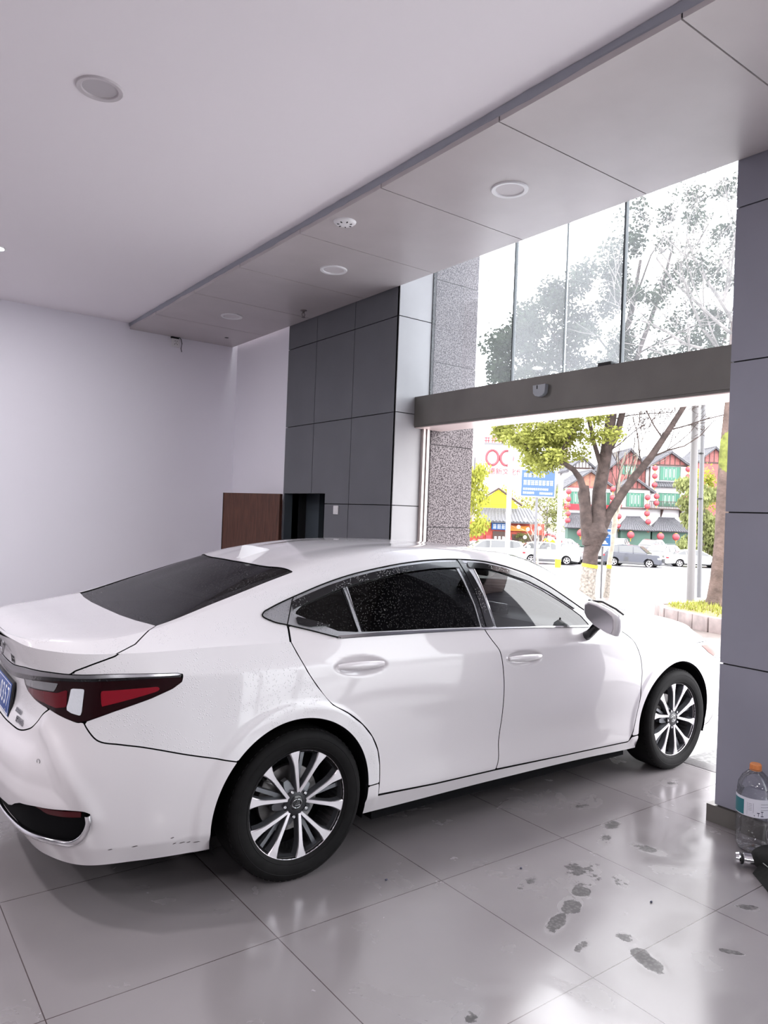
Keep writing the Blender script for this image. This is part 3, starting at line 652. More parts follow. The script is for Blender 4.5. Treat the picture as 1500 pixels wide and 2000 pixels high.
WSH = [(1.70, -.1), (1.70, 0), (1.675, .3), (1.62, .5), (1.59, .565), (1.9, .655), (2.10, .71), (2.2, .735), (2.30, .60), (2.42, .35), (2.47, 0), (2.47, -.1)]
COWL = [(2.47, -.1), (2.47, 0), (2.42, .35), (2.30, .60), (2.2, .735), (2.24, .76), (2.36, .755), (2.40, .735), (2.50, .55), (2.56, .3), (2.58, 0), (2.58, -.1)]
HOOD = [(2.58, -.1), (2.58, 0), (2.56, .3), (2.50, .55), (2.40, .735), (2.6, .735), (2.9, .725), (3.2, .70), (3.45, .63), (3.62, .53), (3.72, .35), (3.76, 0), (3.76, -.1)]
TRUNK_T = [(-.620, -.1), (-.617, .25), (-.605, .45), (-.581, .648), (-.64, .70), (-.70, .755), (-.76, .779), (-.805, .80), (-.812, .85), (-.812, 1.1), (-1.4, 1.1), (-1.4, -.1)]
G_ = .0028
def arch(S): return np.minimum(np.hypot(S.P[:, 0]-AX0[0], S.P[:, 2]-AX0[1]), np.hypot(S.P[:, 0]-AX1[0], S.P[:, 2]-AX1[1]))-RA
def A_(poly, S, g=G_): return sdf(poly, np.c_[S.s, S.P[:, 2]])-g
def X_(poly, S): return sdf(poly, S.P[:, [0, 2]])
def T_(poly, S): return sdf(poly, np.c_[S.P[:, 0], np.abs(S.P[:, 1])])
mn = lambda *a: np.minimum.reduce(a)

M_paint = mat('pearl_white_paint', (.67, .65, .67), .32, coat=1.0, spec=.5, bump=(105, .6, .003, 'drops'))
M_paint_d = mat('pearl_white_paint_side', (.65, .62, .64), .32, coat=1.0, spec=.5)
M_gblack = mat('gloss_black', (.008, .008, .010), .12, coat=.5, bump=(110, .8, .012, 'drops'))
M_trim = mat('wet_satin_trim', (.40, .40, .42), .36, metal=.8, bump=(120, 1., .02, 'drops'))
M_chrome = mat('chrome', (.72, .72, .74), .12, metal=1.)
M_satin = mat('satin_chrome', (.42, .42, .44), .25, metal=1.)
M_priv = glass_mat('privacy_glass', (.008, .008, .009), .022, drops=95)
M_rearg = glass_mat('rear_screen_glass', (.012, .012, .014), .045, drops=90)
M_fglass = glass_mat('front_door_glass', (.42, .44, .45), .06)
M_wshield = glass_mat('windscreen_glass', (.75, .78, .78), .05)
M_red = mat('red_lens', (.10, .003, .008), .15, coat=.4, spec=.3); M_redb = mat('bright_red_lens', (.20, .004, .013), .3, coat=.3, spec=.3)
M_dlens = mat('dark_red_lens', (.012, .002, .003), .12, coat=.25, spec=.3); M_clear = mat('clear_lens', (.62, .64, .68), .12, coat=1., bump=(90, .5, .004)); M_reflr = mat('reflector_red', (.06, .003, .006), .3, spec=.3); M_greyl = mat('grey_lens', (.16, .16, .17), .12, coat=1.)
M_core = mat('underbody_and_shade_black', (.005, .005, .006), .9, spec=.1); M_liner = mat('arch_liner', (.004, .004, .005), .9, spec=.1)
M_seal_gap = mat('seal_and_gap_shade', (.008, .008, .008), .8, spec=.1)
M_int = mat('interior_black', (.02, .02, .022), .6); M_intg = mat('interior_trim', (.06, .05, .05), .5)

car = empty('sedan', (1.6952, 3.7157, 0), -.0155, 'white saloon car parked on the tiled floor, nose out through the doorway', 'car')
def sides(): return ((SA_R, ST_R, -1), (SA_L, ST_L, 1))
# body shell: roof, pillars and rear quarters
QUART = [(.70, .88), (.78, .962), (.808, .978), (.893, 1.006), (.992, 1.036), (1.05, 1.07), (1.06, 1.2)]+RDOOR[:-1]+[(2.242, .352), (2.10, .348), (1.52, .33), (1.50, .585)]+list(smooth_line(BSEAM[:-1]))[::-1]+[(.80, .86)]
DOORX = [(-.02, 1.2), (-.026, 1.13), (-.041, 1.065), (-.045, .9), (2.3, .9), (2.3, 1.0), (2.2, 1.2)]
pc_ = []
for A, T, sd in sides():
    pc_.append((A, mn(A_(QUART, A), -A_(LAMP, A, 0)-G_, -A_(GARN, A, 0)-G_, arch(A))))
    dx = np.where(np.abs(T.P[:, 1]) > .3, X_(DLO, T), -1)
    sl = np.where((np.abs(T.P[:, 1]) > .3) & (T.P[:, 2] < 1.2), X_([(q[0]-.0, q[1]) for q in [(-.028, 1.25), (-.034, 1.10), (-.045, 1.045), (-.05, .9), (.5, .9), (.5, 1.04), (.2, 1.25)]], T), -1)
    pc_.append((T, mn(-dx, -T_(RWIN, T)-.002, -T_(WSH, T)-.002, -T_(TRUNK_T, T)-G_, -sl-G_, np.where(T.P[:, 0] > 1.2, 2.17-T.P[:, 0], 9.), -T_(COWL, T))))
panel('body_shell', pc_, M_paint, car)
# boot lid
panel('boot_lid', [q for A, T, sd in sides() for q in ((A, mn(A_([(-.1, 1.3), (1.08, 1.3), (1.05, 1.07), (.992, 1.036), (.893, 1.006), (.808, .978), (.78, .962), (.72, .90)]+list(smooth_line(TBOT)), A), -A_(LAMP, A, 0)-G_, -A_(GARN, A, 0)-G_)), (T, mn(T_(TRUNK_T, T)-G_)))], M_paint, car)
bl = car.children[-1]
# rear bumper
panel('rear_bumper', [(A, mn(A_([(-.1, .05), (-.1, .683)]+list(smooth_line(TBOT))[::-1]+[(.70, .86), (.80, .83)]+list(smooth_line(BSEAM))+[(1.7, .05)], A), -A_(LAMP, A, 0)-G_, -A_(FOG, A, 0), arch(A), 1.52-A.s)) for A, T, sd in sides()], M_paint_d, car)
bump = car.children[-1]
panel('fog_panel', [(A, mn(A_(FOG, A, 0)))for A, T, sd in sides()], M_core, bump, off=-.012)
pth = []
for sd in (1, -1):
    q = smooth_line([(.004, .284), (.3, .292), (.498, .303), (.646, .313), (.752, .322), (.848, .334), (.878, .352), (.908, .392), (.918, .425), (.916, .452)], 5); w_ = [Vector(at_s(a, c_, sd, .001)[0]) for a, c_ in q]; pth = pth+(w_[::-1] if sd == 1 else w_)
n_ = len(pth); b = MB(); b.tube(pth, [.006+.0065*min(1, abs(i-n_/2)/(n_*.18)) for i in range(n_)], 10); b.build('chrome_strip', M_chrome, bump, 'chrome trim strip round the lower corner vent')
for A, T, sd in sides():
    panel('reflector', [(A, A_([(.66, .447), (.886, .459), (.886, .436), (.80, .432), (.73, .431)], A, 0))], M_reflr, bump, off=-.006, label='dark red reflector')
    p, n = at_s(.667, .62, sd, .0025); z = Vector(n); x = z.cross(Vector((0, 0, 1))).normalized()
    MB().lathe([(.0095, 0), (.0095, .0015), (.0085, .0015), (.0085, 0)], 20, frame_M(p, x, Vector((0, 0, 1)))).build('parking_sensor', M_greyl, bump)
    if sd < 0:  # rubbed scuffs on the lower corner
        for (s_, z_, w_) in ((.992, .298, .010), (1.091, .300, .013), (1.239, .312, .008), (1.281, .280, .014), (1.31, .276, .012), (1.34, .272, .016), (1.25, .283, .008)):
            p, n = at_s(s_, z_, sd, .0006); z = Vector(n); x = Vector((0, 0, 1)).cross(z).normalized(); M = frame_M(p, x, z.cross(x))
            b = MB(); b.add([(-w_, -.0015, 0), (-.3*w_, -.003, 0), (w_, .0, 0), (.5*w_, .003, 0), (-.5*w_, .001, 0)], [(0, 1, 2, 3, 4)], False, M); b.build('scuff_mark', M_intg, bump)
# rocker, doors, wings
for A, T, sd in sides():
    W = 'right' if sd < 0 else 'left'
    panel('rocker_panel', [(A, mn(A_([(2.0, .05), (2.0, .346), (2.10, .348), (2.242, .352), (2.243, .288), (2.6, .275), (3.03, .273), (3.577, .261), (4.185, .252), (4.205, .285), (4.45, .30), (4.45, .05)], A), arch(A)))], M_paint_d, car)
    rd = panel('rear_door', [(A, A_(list(smooth_line(RDOOR))+[(2.6, .279), (3.025, .277)]+list(smooth_line(CENTRE))[::-1], A)), (T, mn(np.where(T.P[:, 2] < 1.2, X_([(-.026, 1.25), (-.030, 1.10), (-.041, 1.045), (-.05, .9), (.5, .9), (.5, 1.0398), (.2, 1.25)], T), -1)-G_, -X_(DLO, T)))], M_paint_d, car)
    fd = panel('front_door', [(A, A_(list(smooth_line(CENTRE))+[(3.577, .264), (4.185, .255)]+list(smooth_line(FDOOR))[::-1], A))], M_paint_d, car)
    panel('front_wing', [(A, mn(A_(list(smooth_line(FDOOR))+[(4.2, .29), (4.6, .29), (5.0, .2), (5.155, .24), (5.19, .40), (5.20, .60), (5.235, .695), (5.165, .724), (5.10, .775), (5.079, .806), (5.298, .7965), (5.298, 1.2)], A), -A_(HEADL, A, 0)-G_, arch(A))),
                         (T, mn(T.P[:, 0]-2.172, -T_(HOOD, T)-G_, -T_(WSH, T), -T_(COWL, T)-G_, 3.30-T.P[:, 0], np.abs(T.P[:, 1])-.4))], M_paint_d, car)
    hz = [(2.105, .927, rd), (3.185, .874, fd)]
    for (cs, cz, par) in hz:
        pts = []; R = []
        for k in range(13):
            t = k/12; s_ = cs-.132+.255*t; p, n = at_s(s_, cz+.004-.004*t, sd); bowl = .030*math.sqrt(max(0, 1-((s_-cs)/.15)**2)); h = .030*min(1, math.sin(PI*min(max(t, .03), .985))**.35)
            pts.append(Vector(p)+Vector((0, sd, 0))*(bowl+h*.62-.004)); R.append(.0185*(.45+.55*min(1, math.sin(PI*min(max(t, .02), .99))**.5)))
        bm = MB(); bm.tube(pts, R, 12, True, True)
        c = sum(pts, Vector())/len(pts)
        bm.v = [(x, c.y+(y-c.y)*.85, z) for x, y, z in bm.v]
        bm.build('handle', M_paint_d, par)
# bonnet, cowl, front bumper, grille, headlamps
panel('bonnet', [(T, mn(T_(HOOD, T)-G_)) for A, T, sd in sides()], M_paint_d, car)
panel('cowl', [(T, mn(T_(COWL, T)-.0005)) for A, T, sd in sides()], M_black, car, off=-.012)
panel('front_bumper', [q for A, T, sd in sides() for q in ((A, mn(A_([(4.9, .05), (5.0, .2), (5.155, .24), (5.19, .40), (5.20, .60), (5.235, .695), (5.3, .9), (5.5, 1.0), (6.9, 1.0), (6.9, .05)], A), -A_(HEADL, A, 0)-G_, arch(A), np.where(np.abs(A.P[:, 1]) < .33, -.05, 1))), (T, mn(T.P[:, 0]-3.305, -T_(HOOD, T)-G_)))], M_paint_d, car)
fb = car.children[-1]
panel('grille', [(A, mn(A.s-5.0, .335-np.abs(A.P[:, 1]))) for A, T, sd in sides()], M_gblack, fb, off=-.015)
M_hlens = mat('headlamp_lens', (.10, .10, .11), .3, coat=.1)
M_orl = mat('orange_lens', (.13, .022, .009), .4, spec=.2)
for A, T, sd in sides():
    hl = panel('headlamp', [(A, A_(HEADL, A, 0))], M_hlens, car)
    panel('indicator', [(A, A_([(5.13, .785), (5.30, .775), (5.42, .71), (5.25, .703), (5.18, .735)], A, 0))], M_orl, hl, off=.002, label='orange side reflector of the headlamp')
    panel('lower_strip', [(A, A_([(5.10, .722), (5.22, .700), (5.25, .682), (5.13, .694)], A, 0))], M_clear, hl, off=.003)
# glass
panel('rear_window', [(T, T_(RWIN, T)) for A, T, sd in sides()], M_rearg, car, off=-.004, label='dark tinted rear window with rain drops')
panel('windscreen', [(T, T_(WSH, T)) for A, T, sd in sides()], M_wshield, car, off=-.004)
for A, T, sd in sides():
    dlo = np.where(np.abs(T.P[:, 1]) > .3, X_(DLO, T), -1); gq, gr, gf = X_(GL_Q, T), X_(GL_R, T), X_(GL_F, T)
    tr = panel('window_surround', [(T, mn(dlo, -gq, -gr, -gf, np.abs(T.P[:, 1])-.3))], M_trim, car, off=.002, label='wet satin grey window frame and rain guard')
    top_ = DLO[:DLO.index((2.10, 1.04))+1]; low_ = [(.215, 1.049), (.183, 1.057), (.09, 1.083), (-.035, 1.115), (-.10, 1.132)]
    t_line('frame_seal', low_+top_, .0032, M_seal_gap, tr, sd, .004)
    ins_ = [(x_+(.9-x_)*.022+.0, z_-.020) for x_, z_ in DLO[4:DLO.index((1.904, 1.162))+1]]
    t_line('seal_line', ins_, .0013, M_chrome, tr, sd, .004, 'thin bright line along the rain guard')
    # rain guards over the side windows stand proud of the frame
    for nm, x0, x1 in (('rear', .02, 1.115), ('front', 1.175, 1.93)):
        panel('rain_guard', [(T, mn(dlo-.014, .044-dlo, T.P[:, 0]-x0, x1-T.P[:, 0], np.abs(T.P[:, 1])-.3, T.P[:, 2]-1.10))], M_gblack, tr, off=.009, rim=.006)
    t_line('quarter_seam', [(.045, 1.232), (.03, 1.215), (-.005, 1.16), (-.032, 1.117)], .0028, M_seal_gap, tr, sd, .0015)
    # pillar between the doors in gloss black
    panel('centre_pillar', [(T, mn(X_([(1.105, 1.392), (1.15, 1.39), (1.185, 1.30), (1.205, 1.20), (1.195, 1.045), (1.105, 1.045), (1.12, 1.16), (1.112, 1.28)], T), np.abs(T.P[:, 1])-.3))], M_gblack, car, off=.0045, rim=.004)
    t_line('pillar_seam', [(1.115, 1.392), (1.135, 1.32), (1.150, 1.20), (1.135, 1.05)], .004, M_core, tr, sd, .0035)
    panel('rear_door_window', [(T, mn(gr, np.abs(T.P[:, 1])-.3))], M_priv, car, off=-.002, label='black tinted rear door window')
    panel('quarter_window', [(T, mn(gq, np.abs(T.P[:, 1])-.3))], M_priv, car, off=-.002, label='small black tinted quarter window')
    panel('front_door_window', [(T, mn(gf, np.abs(T.P[:, 1])-.3))], M_fglass, car, off=-.002, label='lightly tinted front door window')
    ch = panel('waist_trim', [(T, mn(X_([(.20, 1.03), (.20, 1.058), (.433, 1.060), (1.124, 1.0435), (1.6, 1.0235), (2.03, 1.004), (2.03, .96), (1, .9), (.2, .95)], T), np.abs(T.P[:, 1])-.3))], M_chrome, car, off=.0065, rim=.007)
    t_line('window_bar', [(1.203, 1.045), (1.215, 1.12), (1.220, 1.195), (1.219, 1.28), (1.213, 1.34)], .0028, M_chrome, car, sd, .003, 'slim bright bar at the rear edge of the front door window')
    for xo in (.322, .345): t_line('window_divider', [(xo, 1.07), (xo-.006, 1.17), (xo-.013, 1.275)], .0020, M_gblack, car, sd, .002)
# lamps at the back
for A, T, sd in sides():
    t = panel('tail_lamp', [(A, A_(LAMP, A, 0))], M_dlens, car, off=.0015, label='dark red wraparound tail lamp')
    panel('red_bars', [(A, A_([(.93, .908), (1.175, .917), (1.16, .899), (1.07, .878), (.94, .850)], A, 0))], M_redb, t, off=.0035, rim=.001)
    panel('inner_red_lens', [(A, A_([(.44, .852), (.46, .866), (.72, .885), (.775, .905), (.782, .84), (.72, .828), (.53, .838)], A, 0))], M_red, t, off=.0035, rim=.001)
    panel('grey_lens', [(A, A_([(.42, .869), (.40, .892), (.58, .912), (.72, .922), (.70, .888)], A, 0))], M_greyl, t, off=.0035, rim=.001)
    panel('reversing_lens', [(A, A_([(.795, .912), (.858, .914), (.862, .815), (.812, .822), (.783, .832), (.79, .86)], A, 0))], M_clear, t, off=.0045, rim=.002, label='clear white reversing lamp')
g = panel('boot_garnish', [(A, A_(GARN, A, 0)) for A, T, sd in sides()], M_gblack, car, off=.003)
mid = [(a[0], (a[1]*.45+b_*.55)) for a, b_ in zip(GARN_TOP, [.850, .864, .893, .925, .937, .944, .9465, .948])]
panel('satin_strip', [(A, A_(list(smooth_line(GARN_TOP))+[(1.255, .957)]+list(smooth_line(mid))[::-1], A, 0)) for A, T, sd in sides()], M_satin, g, off=.006, rim=.004, label='satin chrome strip above the lamps')
# underbody and a black inner sheet standing in for shade in the gaps
panel('gap_shade_sheet', [q for A, T, sd in sides() for q in ((A, np.minimum(arch(A)+.005, 1.)), (T, mn(np.maximum(-.50-T.P[:, 0], T.P[:, 0]-2.3), -T_(RWIN, T)-.01)))], M_core, car, rim=0, off=-.014)
b = MB(); 
out = [(p[0], p[1]) for p in GA[::12, 2]]; poly = [(x*.985+.01, y*.97) for x, y in out]+[(x*.985+.01, -y*.97) for x, y in out[::-1]]
b.box(-.42, 3.25, -.62, .62, .15, .24); b.box(.44, 2.40, -.84, .84, .155, .26); b.box(-.8, -.3, -.66, .66, .19, .28); b.box(3.2, 3.70, -.6, .6, .18, .26); b.build('underbody', M_core, car)
for cx, cz in (AX0, AX1):
    for sd in (-1, 1):
        b = MB(); n = 28; V = []
        for k in range(n+1):
            a = -.35+(PI+.7)*k/n
            for yy in (.922, .50): V.append((cx+(RA-.001)*math.cos(a), sd*(yy if yy < .9 else .895), cz+(RA-.001)*math.sin(a)))
        b.add(V, [(2*k, 2*k+1, 2*k+3, 2*k+2) for k in range(n)], True)
        b.prism([(cx+RA*math.cos(a), cz+RA*math.sin(a)) for a in np.linspace(-.35, PI+.35, 30)], .5, .51, Matrix(((1, 0, 0, 0), (0, 0, sd, 0), (0, 1, 0, 0), (0, 0, 0, 1))))
        b.build('arch_liner', M_liner, car)
# ---- cabin: seats, dashboard, wheel
b = MB(); b.bbox(1.95, 2.45, -.70, .70, .70, .98, .05); b.bbox(.1, 2.2, -.72, .72, .25, .34, .02); b.bbox(1.2, 2.0, -.14, .14, .3, .62, .03); b.build('dashboard', M_int, car)
MB().bbox(2.0, 2.03, -.15, .15, .94, 1.05, .01).build('centre_screen', M_gblack, car)
for y in (-.37, .37):
    t = MB(); t.bbox(.98, 1.48, y-.25, y+.25, .38, .56, .05); st = t.build('front_seat', M_int, car)
    MB().bbox(-.07, .07, -.24, .24, 0, .62, .05, Matrix.Translation((.98, y, .50)) @ Matrix.Rotation(-.28, 4, 'Y')).build('backrest', M_int, st)
    MB().bbox(-.04, .04, -.13, .13, .62, .80, .03, Matrix.Translation((.96, y, .50)) @ Matrix.Rotation(-.22, 4, 'Y')).build('headrest', M_int, st)
b = MB(); b.bbox(.0, .55, -.62, .62, .36, .54, .05); rs = b.build('rear_seat', M_int, car)
MB().bbox(-.08, .08, -.62, .62, 0, .58, .05, Matrix.Translation((.02, 0, .48)) @ Matrix.Rotation(-.4, 4, 'Y')).build('backrest', M_int, rs)
M_sw = Matrix.Translation((1.80, .37, .86)) @ Matrix.Rotation(-1.15, 4, 'Y')
b = MB(); b.tube([M_sw @ Vector((.185*math.cos(a), .185*math.sin(a), 0)) for a in np.linspace(0, 2*PI, 33)], .015, 8); b.bbox(-.06, .06, -.07, .07, -.02, .02, .015, M_sw); b.bbox(-.015, .015, -.17, .17, -.01, .01, .004, M_sw); b.build('steering_wheel', M_int, car)
MB().bbox(1.84, 1.87, -.11, .11, 1.24, 1.30, .012).build('inner_mirror', M_black, car)
b = MB()
for sd in (-1, 1): b.tube([(1.25, sd*.60, 1.27), (1.6, sd*.60, 1.25), (2.0, sd*.66, 1.06), (2.1, sd*.68, .98)], .018, 8)
b.box(.35, 1.55, -.5, .5, 1.375, 1.385); b.build('headliner', M_intg, car)
# ---- door mirrors
for sd in (-1, 1):
    t = MB()
    def mp(x, y, z): return (x, sd*y, z)
    # rounded housing from stacked outlines, rear face (x=1.86) open to the glass
    prof = [(-.012, .90), (0, 1.), (.03, 1.02), (.06, .95), (.085, .80), (.105, .45), (.112, .12)]
    out = [(.905, 1.150), (.935, 1.168), (1.00, 1.158), (1.08, 1.132), (1.125, 1.105), (1.137, 1.08), (1.138, 1.02), (1.128, .99), (1.07, .998), (.98, 1.032), (.925, 1.07), (.905, 1.10)]
    cy, cz = 1.02, 1.08; V = []; n = len(out)
    for dx, k in prof:
        for (y, z) in out: V.append(mp(1.885+dx, cy+(y-cy)*k, cz+(z-cz)*k))
    F = [(i*n+j, i*n+(j+1) % n, (i+1)*n+(j+1) % n, (i+1)*n+j) for i in range(len(prof)-1) for j in range(n)]+[tuple(range((len(prof)-1)*n, len(prof)*n)), tuple(range(n))]
    t.add(V, F, True); me = t.build('door_mirror', M_paint_d, car, sharp=60)
    MB().add([mp(1.872, cy+(y-cy)*.86, cz+(z-cz)*.84) for y, z in out]+[mp(1.869, cy+(y-cy)*.86, cz+(z-cz)*.84) for y, z in out], [tuple(range(n, 2*n)), tuple(range(n))[::-1]]+[(i, (i+1) % n, n+(i+1) % n, n+i) for i in range(n)]).build('mirror_glass', mat('mirror_glass', (.62, .60, .64), .18, metal=.7), me)
    b = MB(); b.tube([mp(1.93, .90, 1.165), mp(1.93, 1.0, 1.168), mp(1.935, 1.09, 1.138), mp(1.94, 1.14, 1.11)], .006, 8).build('black_edge', M_black, me)
    b = MB(); b.tube([mp(1.93, .895, .955), mp(1.915, .93, .975), mp(1.91, .965, 1.01), mp(1.92, 1.00, 1.05)], [.030, .026, .026, .03], 10).build('stem', M_gblack, me)
# ---- shark fin aerial
b = MB(); V = []; prof = [(-.02, .0, .030), (.0, .062, .004), (.02, .060, .008), (.06, .046, .014), (.11, .024, .018), (.16, .006, .016), (.175, -.004, .004)]
for dx, h, w in prof:
    zb = top_z(.10+max(dx, 0), 0)-.006
    V += [(.10+dx, -.034 if dx > -.01 else -.030, zb), (.10+dx, -w*.6, zb+h*.6+.004), (.10+dx, 0, zb+h+.006), (.10+dx, w*.6, zb+h*.6+.004), (.10+dx, .034 if dx > -.01 else .030, zb)]
b.add(V, [(5*i+k, 5*i+k+1, 5*i+6+k, 5*i+5+k) for i in range(6) for k in range(4)]+[(0, 1, 2, 3, 4)], True); b.build('roof_aerial', mat('aerial_white', (.86, .86, .88), .25, coat=1.), car, 'white shark fin aerial', sharp=50)
# ---- number plate, emblem, lettering on the boot
def on_tail(s, z, sd=-1, off=.002):
    p, n = at_s(s, z, sd, off); n = Vector(n); x = Vector((0, 0, 1)).cross(n).normalized(); return frame_M(p, x, n.cross(x))
M_blue = mat('plate_blue', (.015, .058, .25), .35); M_white = mat('white_letters', (.85, .85, .88), .4)
PM = frame_M((-1.062, 0, .765), (0, -1, 0), (.10, 0, 1))
pl = MB().bbox(-.232, .232, -.082, .082, -.012, 0, .006, PM).build('number_plate', M_black, car, 'blue number plate with white characters in a black frame')
b = MB(); b.bbox(-.22, .22, -.070, .070, -.001, .003, .002, PM); b.build('plate_face', M_blue, pl)
b = MB()
for (x0, x1, y0, y1) in ((-.213, .213, .062, .0645), (-.213, .213, -.0645, -.062), (-.213, -.2105, -.0645, .0645), (.2105, .213, -.0645, .0645)): b.box(x0, x1, y0, y1, .003, .0038, PM)
b.build('plate_border', M_white, pl)
for ch, cx in (('0', .0), ('3', .057), ('5', .114), ('7', .171)): text_obj('character', ch, .118, M_white, pl, PM @ Matrix.Translation((cx, 0, .0036)), .0006, .72)
for px in (-.15, .15):
    for py in (-.055, .055): MB().lathe([(0, .0045), (.0055, .0045), (.006, .003)], 12, PM @ Matrix.Translation((px, py, 0))).build('screw', M_chrome, pl)
EM = on_tail(0, .985, -1, .004); EM = frame_M(EM.translation, (0, -1, 0), (0, 0, 1))
em = MB(); em.tube([EM @ Vector((.072*math.cos(a), .052*math.sin(a), 0)) for a in np.linspace(0, 2*PI, 41)], .0055, 8); em.tube([EM @ Vector(q) for q in ((.012, .045, 0), (-.028, -.022, 0), (.052, -.022, 0))], .005, 6); em.build('emblem', M_satin, car, 'oval emblem on the boot edge')
SM = on_tail(.20, .945, -1, .0015)
st = MB(); 
for (x0, x1, y0, y1) in ((-.036, .036, .017, .019), (-.036, .036, -.019, -.017), (-.036, -.024, -.019, .019), (.0345, .036, -.019, .019)): st.box(x0, x1, y0, y1, 0, .0008, SM)
st = st.build('boot_badge', M_black, car, 'small boxed black lettering badge')
text_obj('lettering', 'LEXUS', .016, M_black, st, SM @ Matrix.Translation((.004, .007, .0005)), .0004, .9); text_obj('lettering', '雷克萨斯', .014, M_black, st, SM @ Matrix.Translation((.004, -.009, .0005)), .0004, .9)
for (s_, z_, tx, sz, sx) in ((.345, .744, 'HYBRID', .026, .95), (.40, .716, 'ES300h', .034, 1.0)):
    text_obj('model_lettering', tx, sz, M_satin, car, on_tail(s_, z_, -1, .002), .0022, sx)
# ---- wheels
M_tyre = mat('tyre_rubber', (.005, .0046, .005), .7, spec=.2, noise=(30, .3)); M_alu = mat('machined_alloy', (.60, .57, .60), .28, metal=.9); M_alud = mat('dark_alloy', (.17, .175, .19), .35, metal=.7)
M_disc = mat('brake_disc', (.20, .19, .19), .35, metal=.8)
M_hub = mat('dark_hub', (.03, .03, .034), .4, metal=.5)
def make_wheel(c, sd):
    """axis along y, outer face towards sd*y; origin at the hub"""
    t = Matrix.Translation(c)
    Wm = t @ Matrix(((1, 0, 0, 0), (0, 0, sd, 0), (0, 1, 0, 0), (0, 0, 0, 1)))  # local (x, up, out)
    f0 = .098  # rim face
    b = MB(); b.lathe([(.2275, -.10), (.2275, .06), (.2335, f0-.008), (.2380, f0), (.2435, f0+.002), (.2445, f0-.006), (.236, f0-.02), (.2345, -.11)], 64, Wm)
    rim = b.build('wheel', M_alu, car)
    b = MB(); b.lathe([(.2275, f0-.012), (.2275, -.11), (.2290, -.11), (.2290, f0-.012)], 64, Wm); b.build('barrel', M_alud, rim)
    def arm(a0, a1, r0, r1, w0, w1, w2, zt, dpt, bb):
        # radial bar from (r0 at angle a0) to (r1 at angle a1)
        p0 = Vector((r0*math.cos(a0), r0*math.sin(a0))); p1 = Vector((r1*math.cos(a1), r1*math.sin(a1))); d = (p1-p0); n = Vector((-d.y, d.x)).normalized(); N = 9; V = []
        for k in range(N):
            u = k/(N-1); w = (w0*(1-u)+w1*u if u < .72 else w1+(w2-w1)*((u-.72)/.28)**1.3)/2; q = p0+d*u; z = zt[0]*(1-u)**1.5+zt[1]*(1-(1-u)**1.5)
            for s_, zz in ((-1, z), (1, z), (1.25, z-dpt), (-1.25, z-dpt)): V.append((q.x+n.x*w*s_, q.y+n.y*w*s_, zz))
        F = []
        for k in range(N-1):
            for j in range(4): F.append((4*k+j, 4*k+(j+1) % 4, 4*k+4+(j+1) % 4, 4*k+4+j))
        F += [(0, 1, 2, 3), tuple(range(4*N-4, 4*N))]; bb.add(V, F, False, Wm)
    b = MB(); b2 = MB(); b3 = MB()
    for k in range(5):
        ax = math.radians(78+72*k); h = math.radians(18)
        for sg in (-1, 1):
            arm(ax+sg*math.radians(4), ax+sg*h, .050, .2385, .012, .020, .046, (.083, f0-.001), .004, b)      # machined face
            arm(ax+sg*math.radians(4), ax+sg*h, .045, .2330, .014, .023, .050, (.078, f0-.006), .035, b2)     # painted flank below it
        arm(ax+math.radians(2), ax+math.radians(4), .045, .231, .020, .016, .020, (.052, f0-.035), .022, b3)
        g = ax+math.radians(36); arm(g, g, .04, .105, .042, .034, .020, (.074, .050), .03, b3)
    for nm, q, m_ in (('spoke_face', b, M_alu), ('spoke', b2, M_alud), ('rear_spoke', b3, M_alud)): q.build(nm, m_, rim)
    b = MB(); b.lathe([(.058, .03), (.058, .072), (.048, .080), (.034, .081), (.032, .076), (0, .076)], 40, Wm); b.build('hub', M_hub, rim)
    b = MB(); b.lathe([(.0335, .070), (.0335, .0815), (.030, .083), (.0, .084)], 32, Wm); hc = b.build('centre_cap', M_gblack, rim)
    for k in range(5):
        g = math.radians(78+36+72*k); MB().lathe([(0, .079), (.006, .079), (.0085, .076), (.0085, .055), (0, .055)], 6, Wm @ Matrix.Translation((.058*math.cos(g), .058*math.sin(g), .008)), smooth=False).build('wheel_nut', M_satin, rim)
    b = MB(); b.tube([Wm @ Vector((.024*math.cos(a), .019*math.sin(a), .0855)) for a in np.linspace(0, 2*PI, 33)], .0017, 6); b.tube([Wm @ Vector(q) for q in ((.004, .016, .0855), (-.010, -.008, .0855), (.017, -.008, .0855))], .0016, 6); b.build('cap_emblem', M_satin, rim, 'small oval emblem on the wheel cap')
    b = MB(); b.lathe([(.06, .0), (.148, .0), (.150, -.012), (.148, -.024), (.06, -.024)], 48, Wm); b.bbox(-.05, .05, .06, .165, -.045, .025, .01, Wm @ Matrix.Rotation(1.2, 4, 'Z')); b.build('brake_disc', M_disc, rim)
    b = MB(); b.lathe([(.0, -.05), (.2275, -.05)], 32, Wm); b.build('inner_shade_disc', M_core, rim)  # black disc painted in for the dark behind the brake
    prof = [(.232, f0-.008), (.243, .104), (.262, .1145), (.285, .1175), (.305, .1165), (.318, .110), (.328, .098), (.3328, .082), (.334, .05), (.334, -.05), (.3328, -.082), (.328, -.098), (.305, -.1165), (.262, -.1145), (.235, -.10)]
    b = MB(); b.lathe(prof, 96, Wm)
    # tread blocks on the shoulder
    for k in range(72):
        a = 2*PI*k/72; b.box(-.0085, .0085, .325, .3328, .062, .092, Wm @ Matrix.Rotation(a, 4, 'Z'))
    b.lathe([(.296, .1168), (.298, .1182), (.300, .1168)], 96, Wm); b.lathe([(.252, .1105), (.254, .1125), (.256, .1115)], 96, Wm)
    b.build('tyre', M_tyre, rim)
    return rim
for cx in (0, 2.87):
    for sd in (-1, 1): make_wheel((cx, sd*.80, .334), sd)
